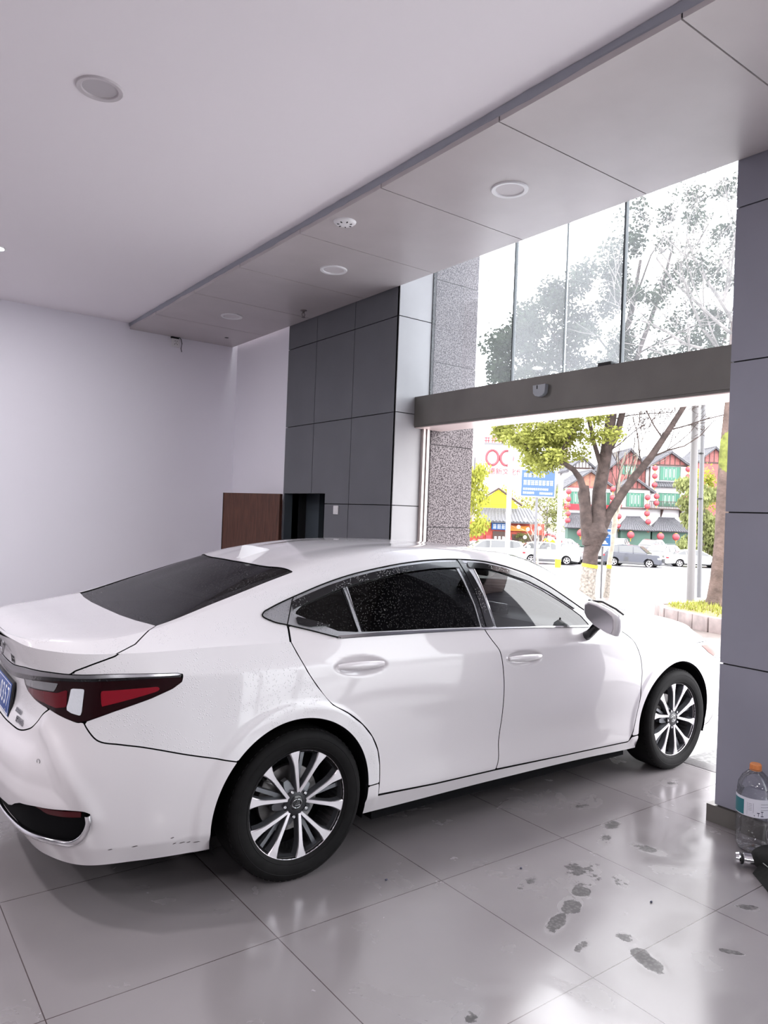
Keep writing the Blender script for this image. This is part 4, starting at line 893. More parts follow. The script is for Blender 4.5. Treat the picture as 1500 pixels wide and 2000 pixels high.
# ------------------------------------------------------------------ things standing by the column
M_pet = glass_mat('clear_plastic', (.90, .905, .93), .07, drops=38, rough=.06)
M_cap = mat('orange_cap', (.72, .27, .09), .45); M_lab = mat('bottle_label', (.72, .72, .80), .45); M_teal = mat('label_teal', (.03, .17, .20), .4)
t = empty('water_bottle', (3.79, 1.855, 0), 0, 'large clear plastic water bottle with an orange cap beside the column foot', 'bottle')
prof = [(0, .012), (.05, .004), (.072, .010), (.082, .035), (.084, .07), (.081, .085), (.084, .10), (.086, .16), (.080, .182), (.0845, .19), (.0845, .285), (.080, .292), (.082, .305), (.078, .34), (.060, .375), (.036, .398), (.022, .408), (.019, .425), (.019, .432)]
inner = [(r-.0014 if r > .01 else r, z+.0014) for r, z in prof]
b = MB(); b.lathe(prof, 48); body = b.build('bottle_body', M_pet, t, sharp=75)
b = MB(); b.lathe([(0, .438), (.024, .438), (.0265, .434), (.0265, .412), (.024, .410), (0, .410)], 32); b.lathe([(.0262, .406), (.0285, .406), (.0285, .4095), (.0262, .4095)], 32)
for k in range(30): a = 2*PI*k/30; b.box(.0258, .0275, -.0008, .0008, .413, .433, Matrix.Rotation(a, 4, 'Z'))
b.build('cap', M_cap, t)
def arcband(a0, a1, z0, z1, r, n=24):
    V = []; 
    for k in range(n+1):
        a = a0+(a1-a0)*k/n; V += [(r*math.cos(a), r*math.sin(a), z0), (r*math.cos(a), r*math.sin(a), z1)]
    return V, [(2*k, 2*k+2, 2*k+3, 2*k+1) for k in range(n)]
b = MB(); b.lathe([(.0853, .192), (.0853, .283)], 48); lb = b.build('label', M_lab, t, 'white and teal paper band round the bottle')
va = math.atan2(-1.855, -3.79)  # towards the viewer
b = MB(); b.add(*arcband(va-.1-1.35, va-.45-.12, .196, .270, .0858), True); b.build('teal_patch', M_teal, lb)
M_ink = mat('label_ink', (.05, .05, .09), .5)
b = MB()
for (a, z0, z1, w) in ((-.38, .2, .262, .004), (-.05, .215, .262, .006), (.0, .2, .205, .02)): b.add(*arcband(va+a, va+a+w*2, z0, z1, .0860, 3), True)
for k in range(5): b.add(*arcband(va-.32, va-.12, .225+.008*k, .2262+.008*k, .0860, 6), True)
for k in range(3): b.add(*arcband(va+.35, va+1.0, .232+.014*k, .2335+.014*k, .0860, 8), True)
b.add(*arcband(va+.15, va+.30, .215, .219, .0860, 4), True); b.add(*arcband(va+.22, va+.245, .200, .219, .0860, 2), True); b.add(*arcband(va+.36, va+.50, .222, .226, .0860, 4), True); b.add(*arcband(va+.36, va+.52, .200, .204, .0860, 4), True); b.add(*arcband(va+.42, va+.445, .200, .226, .0860, 2), True)
b.build('print', M_ink, lb)
# black tool bag with a chrome nozzle lying in front of the bottle
M_bag = mat('black_fabric', (.005, .006, .0055), .8, bump=(25, .4, .01))
t = empty('tool_bag', (3.66, 1.70, 0), 0, 'black tool bag lying on the floor in front of the bottle', 'bag')
b = MB(); bm = bmesh.new(); bmesh.ops.create_uvsphere(bm, u_segments=24, v_segments=14, radius=1)
for v in bm.verts:
    v.co = Vector((math.copysign(abs(v.co.x)**.7, v.co.x)*.10, math.copysign(abs(v.co.y)**.7, v.co.y)*.15, .055+math.copysign(abs(v.co.z)**.75, v.co.z)*.055))
    v.co += Vector((.01*mnoise.noise(v.co*9), .012*mnoise.noise(v.co*7+Vector((3, 0, 0))), 0))
b.bm(bm, Matrix.Translation((-.02, -.075, 0)), True); b.build('bag_body', M_bag, t)
b = MB(); b.add([(-.13, .025, .002), (-.30, -.16, .002), (-.22, -.30, .002), (.0, -.12, .002), (-.10, .0, .055), (-.24, -.17, .05), (-.18, -.28, .05), (.0, -.11, .065)], [(3, 2, 1, 0), (4, 5, 6, 7), (0, 1, 5, 4), (1, 2, 6, 5), (2, 3, 7, 6), (3, 0, 4, 7)]); b.build('flap', M_bag, t)
b = MB(); b.tube([(-.125, -.02, .066), (-.16, -.10, .056), (-.17, -.2, .052)], .0018, 6); b.build('piping', mat('grey_piping', (.3, .32, .31), .5), t)
nz = empty('spray_nozzle', (3.635, 1.765, .03), math.radians(160), 'short chrome nozzle poking out beside the black bag', 'nozzle')
Mx = Matrix(((0, 0, 1, 0), (1, 0, 0, 0), (0, 1, 0, 0), (0, 0, 0, 1)))
nz.rotation_euler = (0, 0, math.radians(125)); nz.location = (3.60, 1.735, .036)
b = MB(); b.lathe([(0, 0), (.031, 0), (.031, .062), (.024, .068), (0, .068)], 28, Mx); b.build('barrel', M_chrome, nz)
b = MB(); b.lathe([(0, .068), (.025, .068), (.025, .078), (0, .078)], 28, Mx); b.build('black_ring', M_black, nz)
b = MB(); b.lathe([(0, .078), (.027, .078), (.030, .084), (.026, .098), (0, .101)], 28, Mx); b.build('tip', M_chrome, nz)
# crumbs of dirt on the floor
for i, (x, y) in enumerate(((2.877, 1.833), (2.62, 2.35), (2.02, 2.6))):
    o = MB().sphere((0, 0, .004), .007, sc3=(1, .7, .6), n=7).build('dirt_crumb', M_ink); o.location = (x, y, 0)
    tag(o, ['tiny dark crumb of dirt on the bright tile', 'tiny dark crumb near the middle of the tiles', 'tiny dark crumb on the tiles beside the rear wheel'][i], 'dirt', 'crumbs on the floor')
# ------------------------------------------------------------------ outside: pavement, car park, trees, buildings
CY, SY = math.cos(YAW), math.sin(YAW)
def S(r, f, z=0.): return (CY*f+SY*r, SY*f-CY*r, z)  # street frame: r to the right, f away from the shop
RZ = YAW-PI/2
def gz(f): return float(np.interp(f, [0, 16, 22, 50, 62, 90, 400], [-.03, -.10, -.45, -1.62, -1.80, -1.25, -1.0]))
M_pave = mat('pale_paving', (.74, .72, .72), .35, noise=(1.2, .12)); M_road = mat('wet_asphalt', (0.224, 0.218, 0.228), .3, noise=(.35, .3))
# the porch paving directly outside
o = MB().box(4.87, 9.0, -7, 7.5, -.3, -.03).build('ground_porch', M_pave); tag(o, 'pale paving outside the doorway', kind='structure')
o = MB().box(4.87, 5.9, 1.25, 2.9, -.2, -.02).build('ground_speckled', mat('speckled_setts', (0.109, 0.105, 0.105), .3, noise=(35, .9))); tag(o, 'speckled wet stone setts by the column', kind='structure')
b = MB()
V = []; xs = [8.95, 12, 16, 20, 26, 34, 44, 56, 70, 90, 120, 170]
ys = [-60, -30, -10, 0, 8, 16, 26, 38, 52, 70, 100, 150]
for x in xs:
    for y in ys: f = CY*x+SY*y; V.append((x, y, gz(max(f, 3))-.02))
for i in range(len(xs)-1):
    for k in range(len(ys)-1): a = i*len(ys)+k; b.f.append((a, a+len(ys), a+len(ys)+1, a+1)); b.sm.append(True)
b.v = V; o = b.build('ground_car_park', M_road); tag(o, 'bright wet car park and road', kind='structure')
def quad_ground(name, pts, z, m, label, kind='structure'):
    b = MB(); P = [S(r, f) for r, f in pts]; b.prism([(p[0], p[1]) for p in P], z-.15, z); o = b.build(name, m); return tag(o, label, kind=kind)
quad_ground('ground_pavement', [(3.0, 8.5), (9.5, 8.5), (9.5, 17.3), (2.0, 17.3), (2.0, 12)], -.045, mat('pavement_slabs', (0.143, 0.122, 0.112), .4, noise=(1.6, .45)), 'wet brown-grey pavement slabs along the street')
# planted bed with a stone kerb
bed = [(5.05, 13.4), (4.95, 12.7), (5.25, 11.7), (6.0, 10.6), (8.5, 10.6), (8.5, 14.0), (6.3, 14.2)]
P = [S(r, f) for r, f in bed]; b = MB(); b.prism([(p[0], p[1]) for p in P], -.2, -.02)
c = (sum(p[0] for p in P)/len(P), sum(p[1] for p in P)/len(P))
kerb = empty('planting_bed', (c[0], c[1], -.045), 0, 'raised kerbed planting bed round the tree at the right edge of the doorway', 'planting bed')
def lz(pts): return [(p[0]-c[0], p[1]-c[1]) for p in pts]
M_stone = mat('kerb_stone', (0.204, 0.163, 0.156), .5, noise=(5, .3)); M_soil = mat('soil_and_moss', (0.245, 0.184, 0.088), .9, noise=(6, .5))
Pi = [((p[0]-c[0])*.94, (p[1]-c[1])*.94) for p in P]; b = MB(); b.prism(Pi, -.1, .23); b.build('soil', M_soil, kerb)
for i in range(len(bed)):
    p, q = P[i], P[(i+1) % len(P)]; L = math.hypot(q[0]-p[0], q[1]-p[1]); n = max(2, int(L/.34)); a = math.atan2(q[1]-p[1], q[0]-p[0])
    if L > 2.4 and i not in (0, 1, 2, 3): continue
    for k in range(n):
        t_ = (k+.5)/n; MB().bbox(-L/n/2+.004, L/n/2-.004, -.07, .07, -.1, .245, .012, Matrix.Translation((p[0]+(q[0]-p[0])*t_-c[0], p[1]+(q[1]-p[1])*t_-c[1], 0)) @ Matrix.Rotation(a, 4, 'Z')).build('kerb_stone', M_stone, kerb)
b = MB(); polyb = np.array(bed); cnt = 0  # blades over the far half of the bed
while cnt < 2600:
    r = RS.uniform(4.95, 8.2); f = RS.uniform(10.8, 14.0)
    if sdf(polyb, np.array([[r, f]]))[0] < .12: continue
    if RS.rand() > .25+.75*np.clip((f-11.6)/1.2, 0, 1): continue
    x, y, _ = S(r, f); a = RS.uniform(0, 6.28); h = RS.uniform(.03, .08); w = .012; dx, dy = w*math.cos(a), w*math.sin(a); tx, ty = RS.uniform(-.04, .04, 2)
    k = len(b.v); b.v += [(x-dx, y-dy, .20), (x+dx, y+dy, .20), (x+tx, y+ty, .215+h)]; b.f.append((k, k+1, k+2)); b.sm.append(False); cnt += 1
M_grass = mat('bed_grass', (0.231, 0.245, 0.041), .7, noise=(3, .4)); o = b.build('grass', M_grass); tag(o, 'short yellow-green grass growing in the kerbed bed', 'grass', kind='stuff')

def leafmat(name, col, tr=.35):
    m = bpy.data.materials.new(name); m.use_nodes = True; nt = m.node_tree; N = nt.nodes; L = nt.links; N.remove(N['Principled BSDF'])
    oi = N.new('ShaderNodeTexCoord'); nz = N.new('ShaderNodeTexNoise'); nz.inputs['Scale'].default_value = 2.4; nz.inputs['Detail'].default_value = 6; L.new(oi.outputs['Object'], nz.inputs[0])
    cr = N.new('ShaderNodeValToRGB'); cr.color_ramp.elements[0].position = .35; cr.color_ramp.elements[0].color = (*[c*.45 for c in col], 1); cr.color_ramp.elements[1].position = .62; cr.color_ramp.elements[1].color = (*col, 1); L.new(nz.outputs[0], cr.inputs[0])
    d = N.new('ShaderNodeBsdfDiffuse'); t = N.new('ShaderNodeBsdfTranslucent'); mx = N.new('ShaderNodeMixShader'); mx.inputs[0].default_value = tr
    L.new(cr.outputs[0], d.inputs[0]); L.new(cr.outputs[0], t.inputs[0]); L.new(d.outputs[0], mx.inputs[1]); L.new(t.outputs[0], mx.inputs[2]); L.new(mx.outputs[0], N['Material Output'].inputs[0]); return m
M_bark = mat('bark', (0.058, 0.041, 0.037), .85, bump=(14, .8, .03), noise=(6, .45)); M_barkw = mat('limewash', (0.245, 0.218, 0.190), .8, noise=(22, .5)); M_yellow = mat('yellow_paint', (0.510, 0.408, 0.020), .6)
M_bark2 = mat('grey_bark', (.16, .14, .13), .85, noise=(7, .5)); M_leaf = leafmat('camphor_leaves', (0.340, 0.360, 0.095)); M_leafd = leafmat('dark_leaves', (0.048, 0.061, 0.041)); M_leafy = leafmat('yellow_green_leaves', (0.394, 0.408, 0.082)); M_leafb = leafmat('bamboo_leaves', (0.299, 0.326, 0.136))
def leaves(b, blobs, n, size, droop=.3, seed=3, hang=False):
    """many small two-sided leaves scattered in ellipsoids (cx, cy, cz, rx, ry, rz, weight)"""
    R_ = np.random.RandomState(seed); w = np.array([q[6] for q in blobs], float); w /= w.sum(); idx = R_.choice(len(blobs), n, p=w)
    for i in idx:
        q = blobs[i]; v = R_.normal(size=3); v /= np.linalg.norm(v); rad = R_.uniform(0, 1)**(1/2.2)
        p = Vector((q[0]+v[0]*q[3]*rad, q[1]+v[1]*q[4]*rad, q[2]+v[2]*q[5]*rad)); L = size*R_.uniform(.6, 1.3)
        if hang: a = Vector((R_.normal()*.25, R_.normal()*.25, -1)).normalized()
        else: a = Vector((R_.normal(), R_.normal(), R_.normal()*.7-droop)).normalized()
        s = a.cross(Vector(R_.normal(size=3))).normalized()*L*.28; k = len(b.v)
        b.v += [tuple(p), tuple(p+a*L*.5+s), tuple(p+a*L), tuple(p+a*L*.5-s)]; b.f.append((k, k+1, k+2, k+3)); b.sm.append(False)
def twigs(b, p, d, L, r, depth, rnd, spread=.6, up=.1, kids=3, zmax=None, tips=None):
    n = 4; pts = [Vector(p)]; dd = Vector(d).normalized(); R = [r]
    for i in range(n):
        dd = (dd+Vector((rnd.uniform(-1, 1), rnd.uniform(-1, 1), rnd.uniform(-1, 1)))*.22+Vector((0, 0, up*.4))).normalized(); pts.append(pts[-1]+dd*L/n); R.append(r*(1-.55*(i+1)/n))
    b.tube(pts, R, 6 if r > .012 else 4, False)
    if tips is not None: tips.append(pts[-1])
    if depth <= 0: return
    for k in range(kids):
        i = rnd.randint(1, n); q = pts[i]; e = (dd+Vector((rnd.uniform(-1, 1), rnd.uniform(-1, 1), rnd.uniform(-.7, 1)))*spread*1.3).normalized()
        twigs(b, q, e, L*rnd.uniform(.55, .8), max(.0055, R[i]*.6), depth-1, rnd, spread, up, kids, zmax, tips)
# ---- the big street tree
rnd = random.Random(5)
tree = empty('street_tree', S(4.47, 16, -.06), RZ, 'big multi-stemmed street tree with a leafy left crown and limewashed foot', 'tree')
def T3(r, z, df=0.): return (r-4.47, df, z+.06)
b = MB(); b.tube([T3(4.50, .62), T3(4.52, .95), T3(4.57, 1.2), T3(4.62, 1.42), T3(4.62, 1.62)], [.165, .16, .19, .26, .17], 16, True)
b.tube([T3(4.50, 1.15), T3(4.43, 1.5), T3(4.37, 1.9), T3(4.32, 2.25), T3(4.33, 2.42)], [.17, .15, .125, .13, .09], 14)
b.tube([T3(4.62, 1.3), T3(4.66, 1.7), T3(4.68, 2.3, .1), T3(4.78, 2.97, .1), T3(4.90, 4.09, .1), T3(5.05, 5.2, .2), T3(5.28, 6.33, .2), T3(5.4, 7.4, .1)], [.20, .17, .145, .13, .11, .085, .06, .03], 14)
b.tube([T3(4.83, 3.2, .1), T3(5.02, 3.55, .1), T3(5.14, 4.18, .05), T3(5.35, 5.3, -.1), T3(5.75, 6.6, -.2), T3(6.0, 7.7, -.2)], [.09, .075, .07, .055, .04, .02], 12)
b.tube([T3(4.66, 1.35), T3(4.86, 1.78), T3(5.15, 2.32, -.1), T3(5.40, 2.70, -.15), T3(5.66, 3.05, -.2), T3(6.0, 3.65, -.3), T3(6.36, 4.26, -.3), T3(6.75, 5.1, -.3), T3(7.0, 6.2, -.4)], [.15, .105, .092, .085, .078, .065, .055, .04, .02], 12)
b.tube([T3(4.33, 2.25), T3(4.22, 2.55, -.05), T3(4.05, 2.75, -.1), T3(3.8, 2.87, -.2), T3(3.45, 2.90, -.3), T3(3.1, 3.05, -.4), T3(2.75, 3.35, -.5)], [.085, .07, .06, .052, .042, .03, .015], 10)
b.tube([T3(3.6, 2.9, -.25), T3(3.45, 3.2, -.2), T3(3.4, 3.6, -.1)], [.03, .022, .012], 8); b.tube([T3(3.62, 2.9, -.25), T3(3.75, 3.2, -.4), T3(3.95, 3.6, -.5)], [.03, .022, .012], 8)
b.tube([T3(4.72, 2.7), T3(4.55, 3.4, .2), T3(4.35, 4.3, .3), T3(3.9, 5.2, .3), T3(3.3, 6.2, .2)], [.06, .05, .045, .035, .015], 8)
b.build('trunk', M_bark, tree)
b = MB(); b.tube([T3(4.46, -.06), T3(4.47, .1), T3(4.48, .45), T3(4.505, .66)], [.20, .175, .168, .170], 20); b.build('limewashed_foot', M_barkw, tree, 'white limewashed foot of the trunk')
b = MB(); b.tube([T3(4.503, .645), T3(4.512, .715)], .176, 20); b.build('painted_band', M_yellow, tree, 'yellow painted band above the limewash')
b = MB()
for (q, d, L, r, k) in ((T3(5.2, 2.45, -.1), (.2, 0, 1), 1.1, .016, 4), (T3(5.5, 2.85, -.2), (-.4, 0, 1), 1.1, .016, 4), (T3(5.9, 3.5, -.2), (-.5, 0, 1), 1.2, .018, 4), (T3(4.95, 3.9, .1), (.8, 0, .1), 1.3, .016, 4), (T3(5.0, 2.1), (-.1, 0, 1), 1.3, .015, 4), (T3(5.66, 3.05, -.2), (1, 0, .55), 1.5, .022, 3), (T3(6.0, 3.65, -.3), (1, .1, .25), 1.6, .02, 3), (T3(4.86, 3.2), (.8, -.1, .5), 1.0, .016, 3), (T3(5.4, 2.7, -.1), (.3, 0, 1), 1.2, .016, 3), (T3(6.3, 4.2, -.3), (1, 0, .4), 1.6, .02, 3), (T3(5.1, 4.1), (1, 0, .6), 1.8, .02, 3), (T3(5.28, 6.3, .2), (.3, 0, 1), 1.7, .03, 3), (T3(5.75, 6.6, -.2), (.6, 0, 1), 1.7, .025, 3), (T3(6.75, 5.1, -.3), (.5, 0, .8), 1.7, .025, 3), (T3(5.05, 5.2, .2), (-.8, 0, .7), 1.7, .03, 3), (T3(5.35, 5.3), (.9, 0, .4), 1.7, .025, 3), (T3(3.9, 5.2, .3), (-.8, 0, .5), 1.5, .02, 2)):
    twigs(b, q, d, L, r, k, rnd, .65, .12, 3)
b.build('twigs', M_bark, tree)
b = MB(); BL = []
rr = random.Random(9)
for k in range(60):
    a = rr.uniform(0, 6.28); rad = rr.uniform(0, 1)**.5; BL.append((*T3(3.58+1.12*rad*math.cos(a), 3.50+.80*rad*math.sin(a), rr.uniform(-.9, .7)), .25, .28, .19, 1))
leaves(b, BL, 13000, .085, .35, 4); b.build('foliage', M_leaf, tree)
b = MB(); BL = []
for k in range(95):
    u = rr.random(); r_ = 2.3+2.9*u+rr.uniform(-.2, .2); z_ = rr.uniform(4.5, 5.9+1.9*u); BL.append((*T3(r_, z_, rr.uniform(-.8, .9)), .32, .34, .27, 1))
for k in range(46): BL.append((*T3(rr.uniform(5.0, 7.3), rr.uniform(4.9, 9.0), rr.uniform(-.8, .6)), .25, .28, .24, .5))
leaves(b, BL, 30000, .10, .3, 6); b.build('upper_foliage', M_leafd, tree, 'darker leaves of the upper crown behind the dusty glass')
# ---- thin limewashed tree
tree2 = empty('slim_tree', S(5.07, 16.6, -.06), RZ, 'slim pale tree with limewashed trunk right of the blue sign', 'tree')
b = MB(); b.tube([(.0, 0, 0), (.03, 0, .4), (.04, 0, .66)], [.075, .06, .055], 10); b.build('limewashed_foot', M_barkw, tree2); b = MB(); b.tube([(.04, 0, .66), (.045, 0, .74)], .06, 10); b.build('painted_band', M_yellow, tree2)
M_pale = mat('pale_bark', (0.374, 0.333, 0.272), .8, noise=(9, .3))
b = MB(); b.tube([(.04, 0, .72), (.09, 0, 1.2), (.14, 0, 1.7), (.12, 0, 2.1), (.2, 0, 2.7), (.35, .1, 3.3)], [.055, .055, .06, .045, .03, .015], 10); b.tube([(.14, 0, 1.75), (.26, 0, 2.2), (.45, 0, 2.7), (.6, 0, 3.2)], [.035, .028, .02, .01], 8); b.build('trunk', M_pale, tree2)
b = MB()
for q in ((.12, 0, 2.2), (.35, 0, 2.5), (.2, 0, 2.8)): twigs(b, q, (rnd.uniform(-.5, .6), 0, 1), .9, .010, 2, rnd, .7, .2, 3)
b.build('twigs', M_pale, tree2)
# ---- bare mossy tree at the right
tree3 = empty('mossy_tree', S(6.13, 13.5, .20), RZ, 'bare street tree with a mossy green trunk beside the column', 'tree')
b = MB(); b.tube([(-.06, 0, -.15), (-.02, 0, .10), (.02, 0, .5), (.06, 0, 1.2), (.07, 0, 2.2), (.09, 0, 2.9), (.14, 0, 3.8), (.15, 0, 5.2)], [.20, .14, .125, .115, .115, .11, .09, .06], 14); b.build('trunk', mat('rough_bark', (0.102, 0.071, 0.061), .9, bump=(12, .8, .03), noise=(5, .4)), tree3)
b = MB(); V = []
b.tube([(.078, -.006, 2.35), (.083, -.012, 2.6), (.092, -.012, 2.95), (.11, -.006, 3.25)], [.10, .118, .114, .09], 14); b.build('moss', mat('moss', (0.136, 0.150, 0.034), .9, noise=(12, .4)), tree3)
b = MB()
for (q, d, L, r) in (((.2, 0, 3.9), (-1, 0, .35), 1.9, .035), ((.22, 0, 4.3), (-.7, .2, .8), 2.0, .04), ((.2, 0, 5.1), (-.5, 0, 1), 2.0, .045), ((.2, 0, 5.0), (.1, 0, 1), 1.9, .04), ((.2, 0, 4.6), (-1, -.1, .15), 1.9, .035), ((.22, 0, 4.9), (-.9, 0, .7), 2.1, .035)): twigs(b, q, d, L, r, 4, rnd, .6, .15, 3)
b.build('branches', M_bark2, tree3)
b = MB(); BL = []
for k in range(20): BL.append((rr.uniform(-2.2, .2), rr.uniform(-.5, .5), rr.uniform(4.4, 7.4), .28, .28, .25, 1))
leaves(b, BL, 1500, .07, .2, 8); b.build('foliage', M_leafd, tree3)
# ---- blue sign on its pole
t = empty('blue_street_sign', S(4.86, 16.3, -.06), RZ, 'small blue sign with white characters on a thin grey pole beside the big tree', 'sign')
M_pole = mat('galvanised', (0.150, 0.150, 0.156), .5, metal=.3); M_sblue = mat('sign_blue', (0.007, 0.088, 0.286), .4)
MB().cyl((0, 0, 0), .022, 1.4, 12).build('pole', M_pole, t)
MB().bbox(-.20, .17, -.05, -.025, 1.16, 1.56, .008).build('board', M_white_pl, t); MB().box(-.185, .155, -.053, -.049, 1.175, 1.545).build('face', M_sblue, t)
SMx = frame_M((-.01, -.054, 1.45), (1, 0, 0), (0, 0, 1)); text_obj('lettering', '公共厕所', .085, M_white, t, SMx, .0008); text_obj('lettering', 'PUBLIC TOILET', .038, M_white, t, SMx @ Matrix.Translation((0, -.085, 0)), .0008)
MB().prism([(-.09, 1.215), (.10, 1.215), (.10, 1.235), (.07, 1.24), (.05, 1.29), (-.05, 1.29), (-.08, 1.24)], .051, .055, Matrix(((1, 0, 0, 0), (0, 0, -1, 0), (0, 1, 0, 0), (0, 0, 0, 1)))).build('pictogram', M_white, t)
# ---- street poles
t = empty('lamp_pole', S(6.93, 16.5, -.06), RZ, 'thick silver street pole nearest the column', 'pole'); M_polew = mat('silver_pole', (0.184, 0.177, 0.177), .5, metal=.2)
MB().tube([(0, 0, 0), (-.03, 0, 2.5), (-.06, 0, 5.2)], [.088, .082, .075], 20).build('shaft', M_polew, t); MB().cyl((0, 0, 0), .15, .02, 20).build('base_plate', M_polew, t)
t = empty('thin_pole', S(7.62, 17.9, -.12), RZ, 'thinner grey pole just behind the thick street pole', 'pole')
b = MB(); b.tube([(.1, 0, 0), (.06, 0, 2.5), (.02, 0, 6)], .055, 14); b.build('shaft', M_pole, t)
for z in (2.4, 3.5): MB().cyl((.06-.01*z, 0, z), .068, .03, 14).build('clamp', M_black, t)
def white_pole(r, f, h, lab):
    t = empty('white_pole', S(r, f, gz(f)), RZ, lab, 'pole', 'white car park poles'); MB().cyl((0, 0, .6), .16, h-.6, 16).build('shaft', M_white, t); MB().cyl((0, 0, 0), .2, .65, 16).build('painted_foot', M_yellow, t, 'yellow painted foot'); return t
white_pole(8.45, 50, 8.0, 'white pole with a yellow foot in front of the restaurant'); white_pole(11.92, 50, 6.3, 'white pole with a yellow foot left of the lantern-hung houses')
# ---- big blue board on a post
t = empty('blue_board', S(10.35, 50, gz(50)), RZ, 'large blue notice board with white lettering below the leafy crown', 'sign')
MB().bbox(-1.22, 1.22, -.08, .05, 4.78, 6.68, .03).build('frame', M_white_pl, t); M_bb = mat('board_blue', (0.041, 0.088, 0.272), .4); MB().box(-1.12, 1.14, -.10, -.075, 4.86, 6.60).build('face', M_bb, t)
MB().cyl((0, .1, 0), .09, 4.9, 12).build('post', M_pole, t)
b = MB()
def glyph(b, x, z, w, h, y=-.105, rg=random.Random(2)):
    for k in range(3): zz = z+h*(.15+.33*k)+rg.uniform(-.02, .02)*h; b.box(x+w*.05, x+w*.95, y, y+.006, zz, zz+h*.10)
    for k in range(2): xx = x+w*(.2+.45*k)+rg.uniform(-.08, .08)*w; b.box(xx, xx+w*.12, y, y+.006, z+h*.02, z+h*.95)
for rows in ([(-.98+.255*k, 5.58, .22, .36) for k in range(8)], [(-.98+.30*k, 6.12, .25, .3) for k in range(5)], [(-1.0+.145*k, 5.25, .12, .15) for k in range(12)], [(-1.0+.13*k, 4.99, .11, .16) for k in range(6)], [(.12+.13*k, 4.97, .11, .16) for k in range(7)]):
    b = MB(); [glyph(b, *q) for q in rows]; b.build('lettering', M_white, t)

# ---- parked cars
M_tint = mat('car_window', (0.082, 0.085, 0.088), .1, coat=.4); M_car = {'white': mat('car_white', (.72, .72, .73), .3, coat=.8), 'navy': mat('car_navy', (0.041, 0.044, 0.061), .25, coat=.8), 'grey': mat('car_grey', (0.116, 0.112, 0.119), .25, coat=.8, metal=.3), 'black': mat('car_black', (.06, .06, .065), .2, coat=.8), 'silver': mat('car_silver', (.42, .42, .44), .28, coat=.6, metal=.5)}
M_tail = mat('tail_red', (.45, .02, .03), .3); M_hl = mat('lamp_clear', (.75, .78, .8), .15); M_clad = mat('grey_cladding', (.10, .10, .105), .6)
SHAPES = {  # outline of the body side (x, z), belt line and roof line
 'suv': dict(L=4.45, W=1.84, H=1.68, body=[(0, .45), (.03, .75), (.12, .98), (.2, 1.02), (1.15, 1.06), (4.1, 1.10), (4.32, 1.05), (4.43, .8), (4.45, .5), (4.40, .28), (.08, .28)], belt=[(1.0, 1.04), (4.25, 1.10)], roof=[(1.72, 1.62), (2.3, 1.68), (3.3, 1.66), (3.78, 1.58)], wb=(.86, 3.52), R=.345, clad=True),
 'sedan': dict(L=4.75, W=1.83, H=1.45, body=[(0, .42), (.03, .66), (.15, .80), (1.2, .94), (3.95, .98), (4.55, .98), (4.70, .9), (4.75, .55), (4.7, .24), (.08, .22)], belt=[(1.15, .93), (4.15, .98)], roof=[(1.95, 1.38), (2.4, 1.45), (3.0, 1.44), (3.55, 1.32)], wb=(.93, 3.72), R=.325, clad=False),
 'mpv': dict(L=4.9, W=1.86, H=1.75, body=[(0, .45), (.05, .8), (.3, 1.0), (1.0, 1.08), (4.6, 1.12), (4.82, 1.08), (4.9, .8), (4.88, .3), (.08, .26)], belt=[(.85, 1.06), (4.80, 1.12)], roof=[(1.65, 1.68), (2.3, 1.75), (4.0, 1.74), (4.6, 1.66)], wb=(.95, 3.95), R=.34, clad=False)}
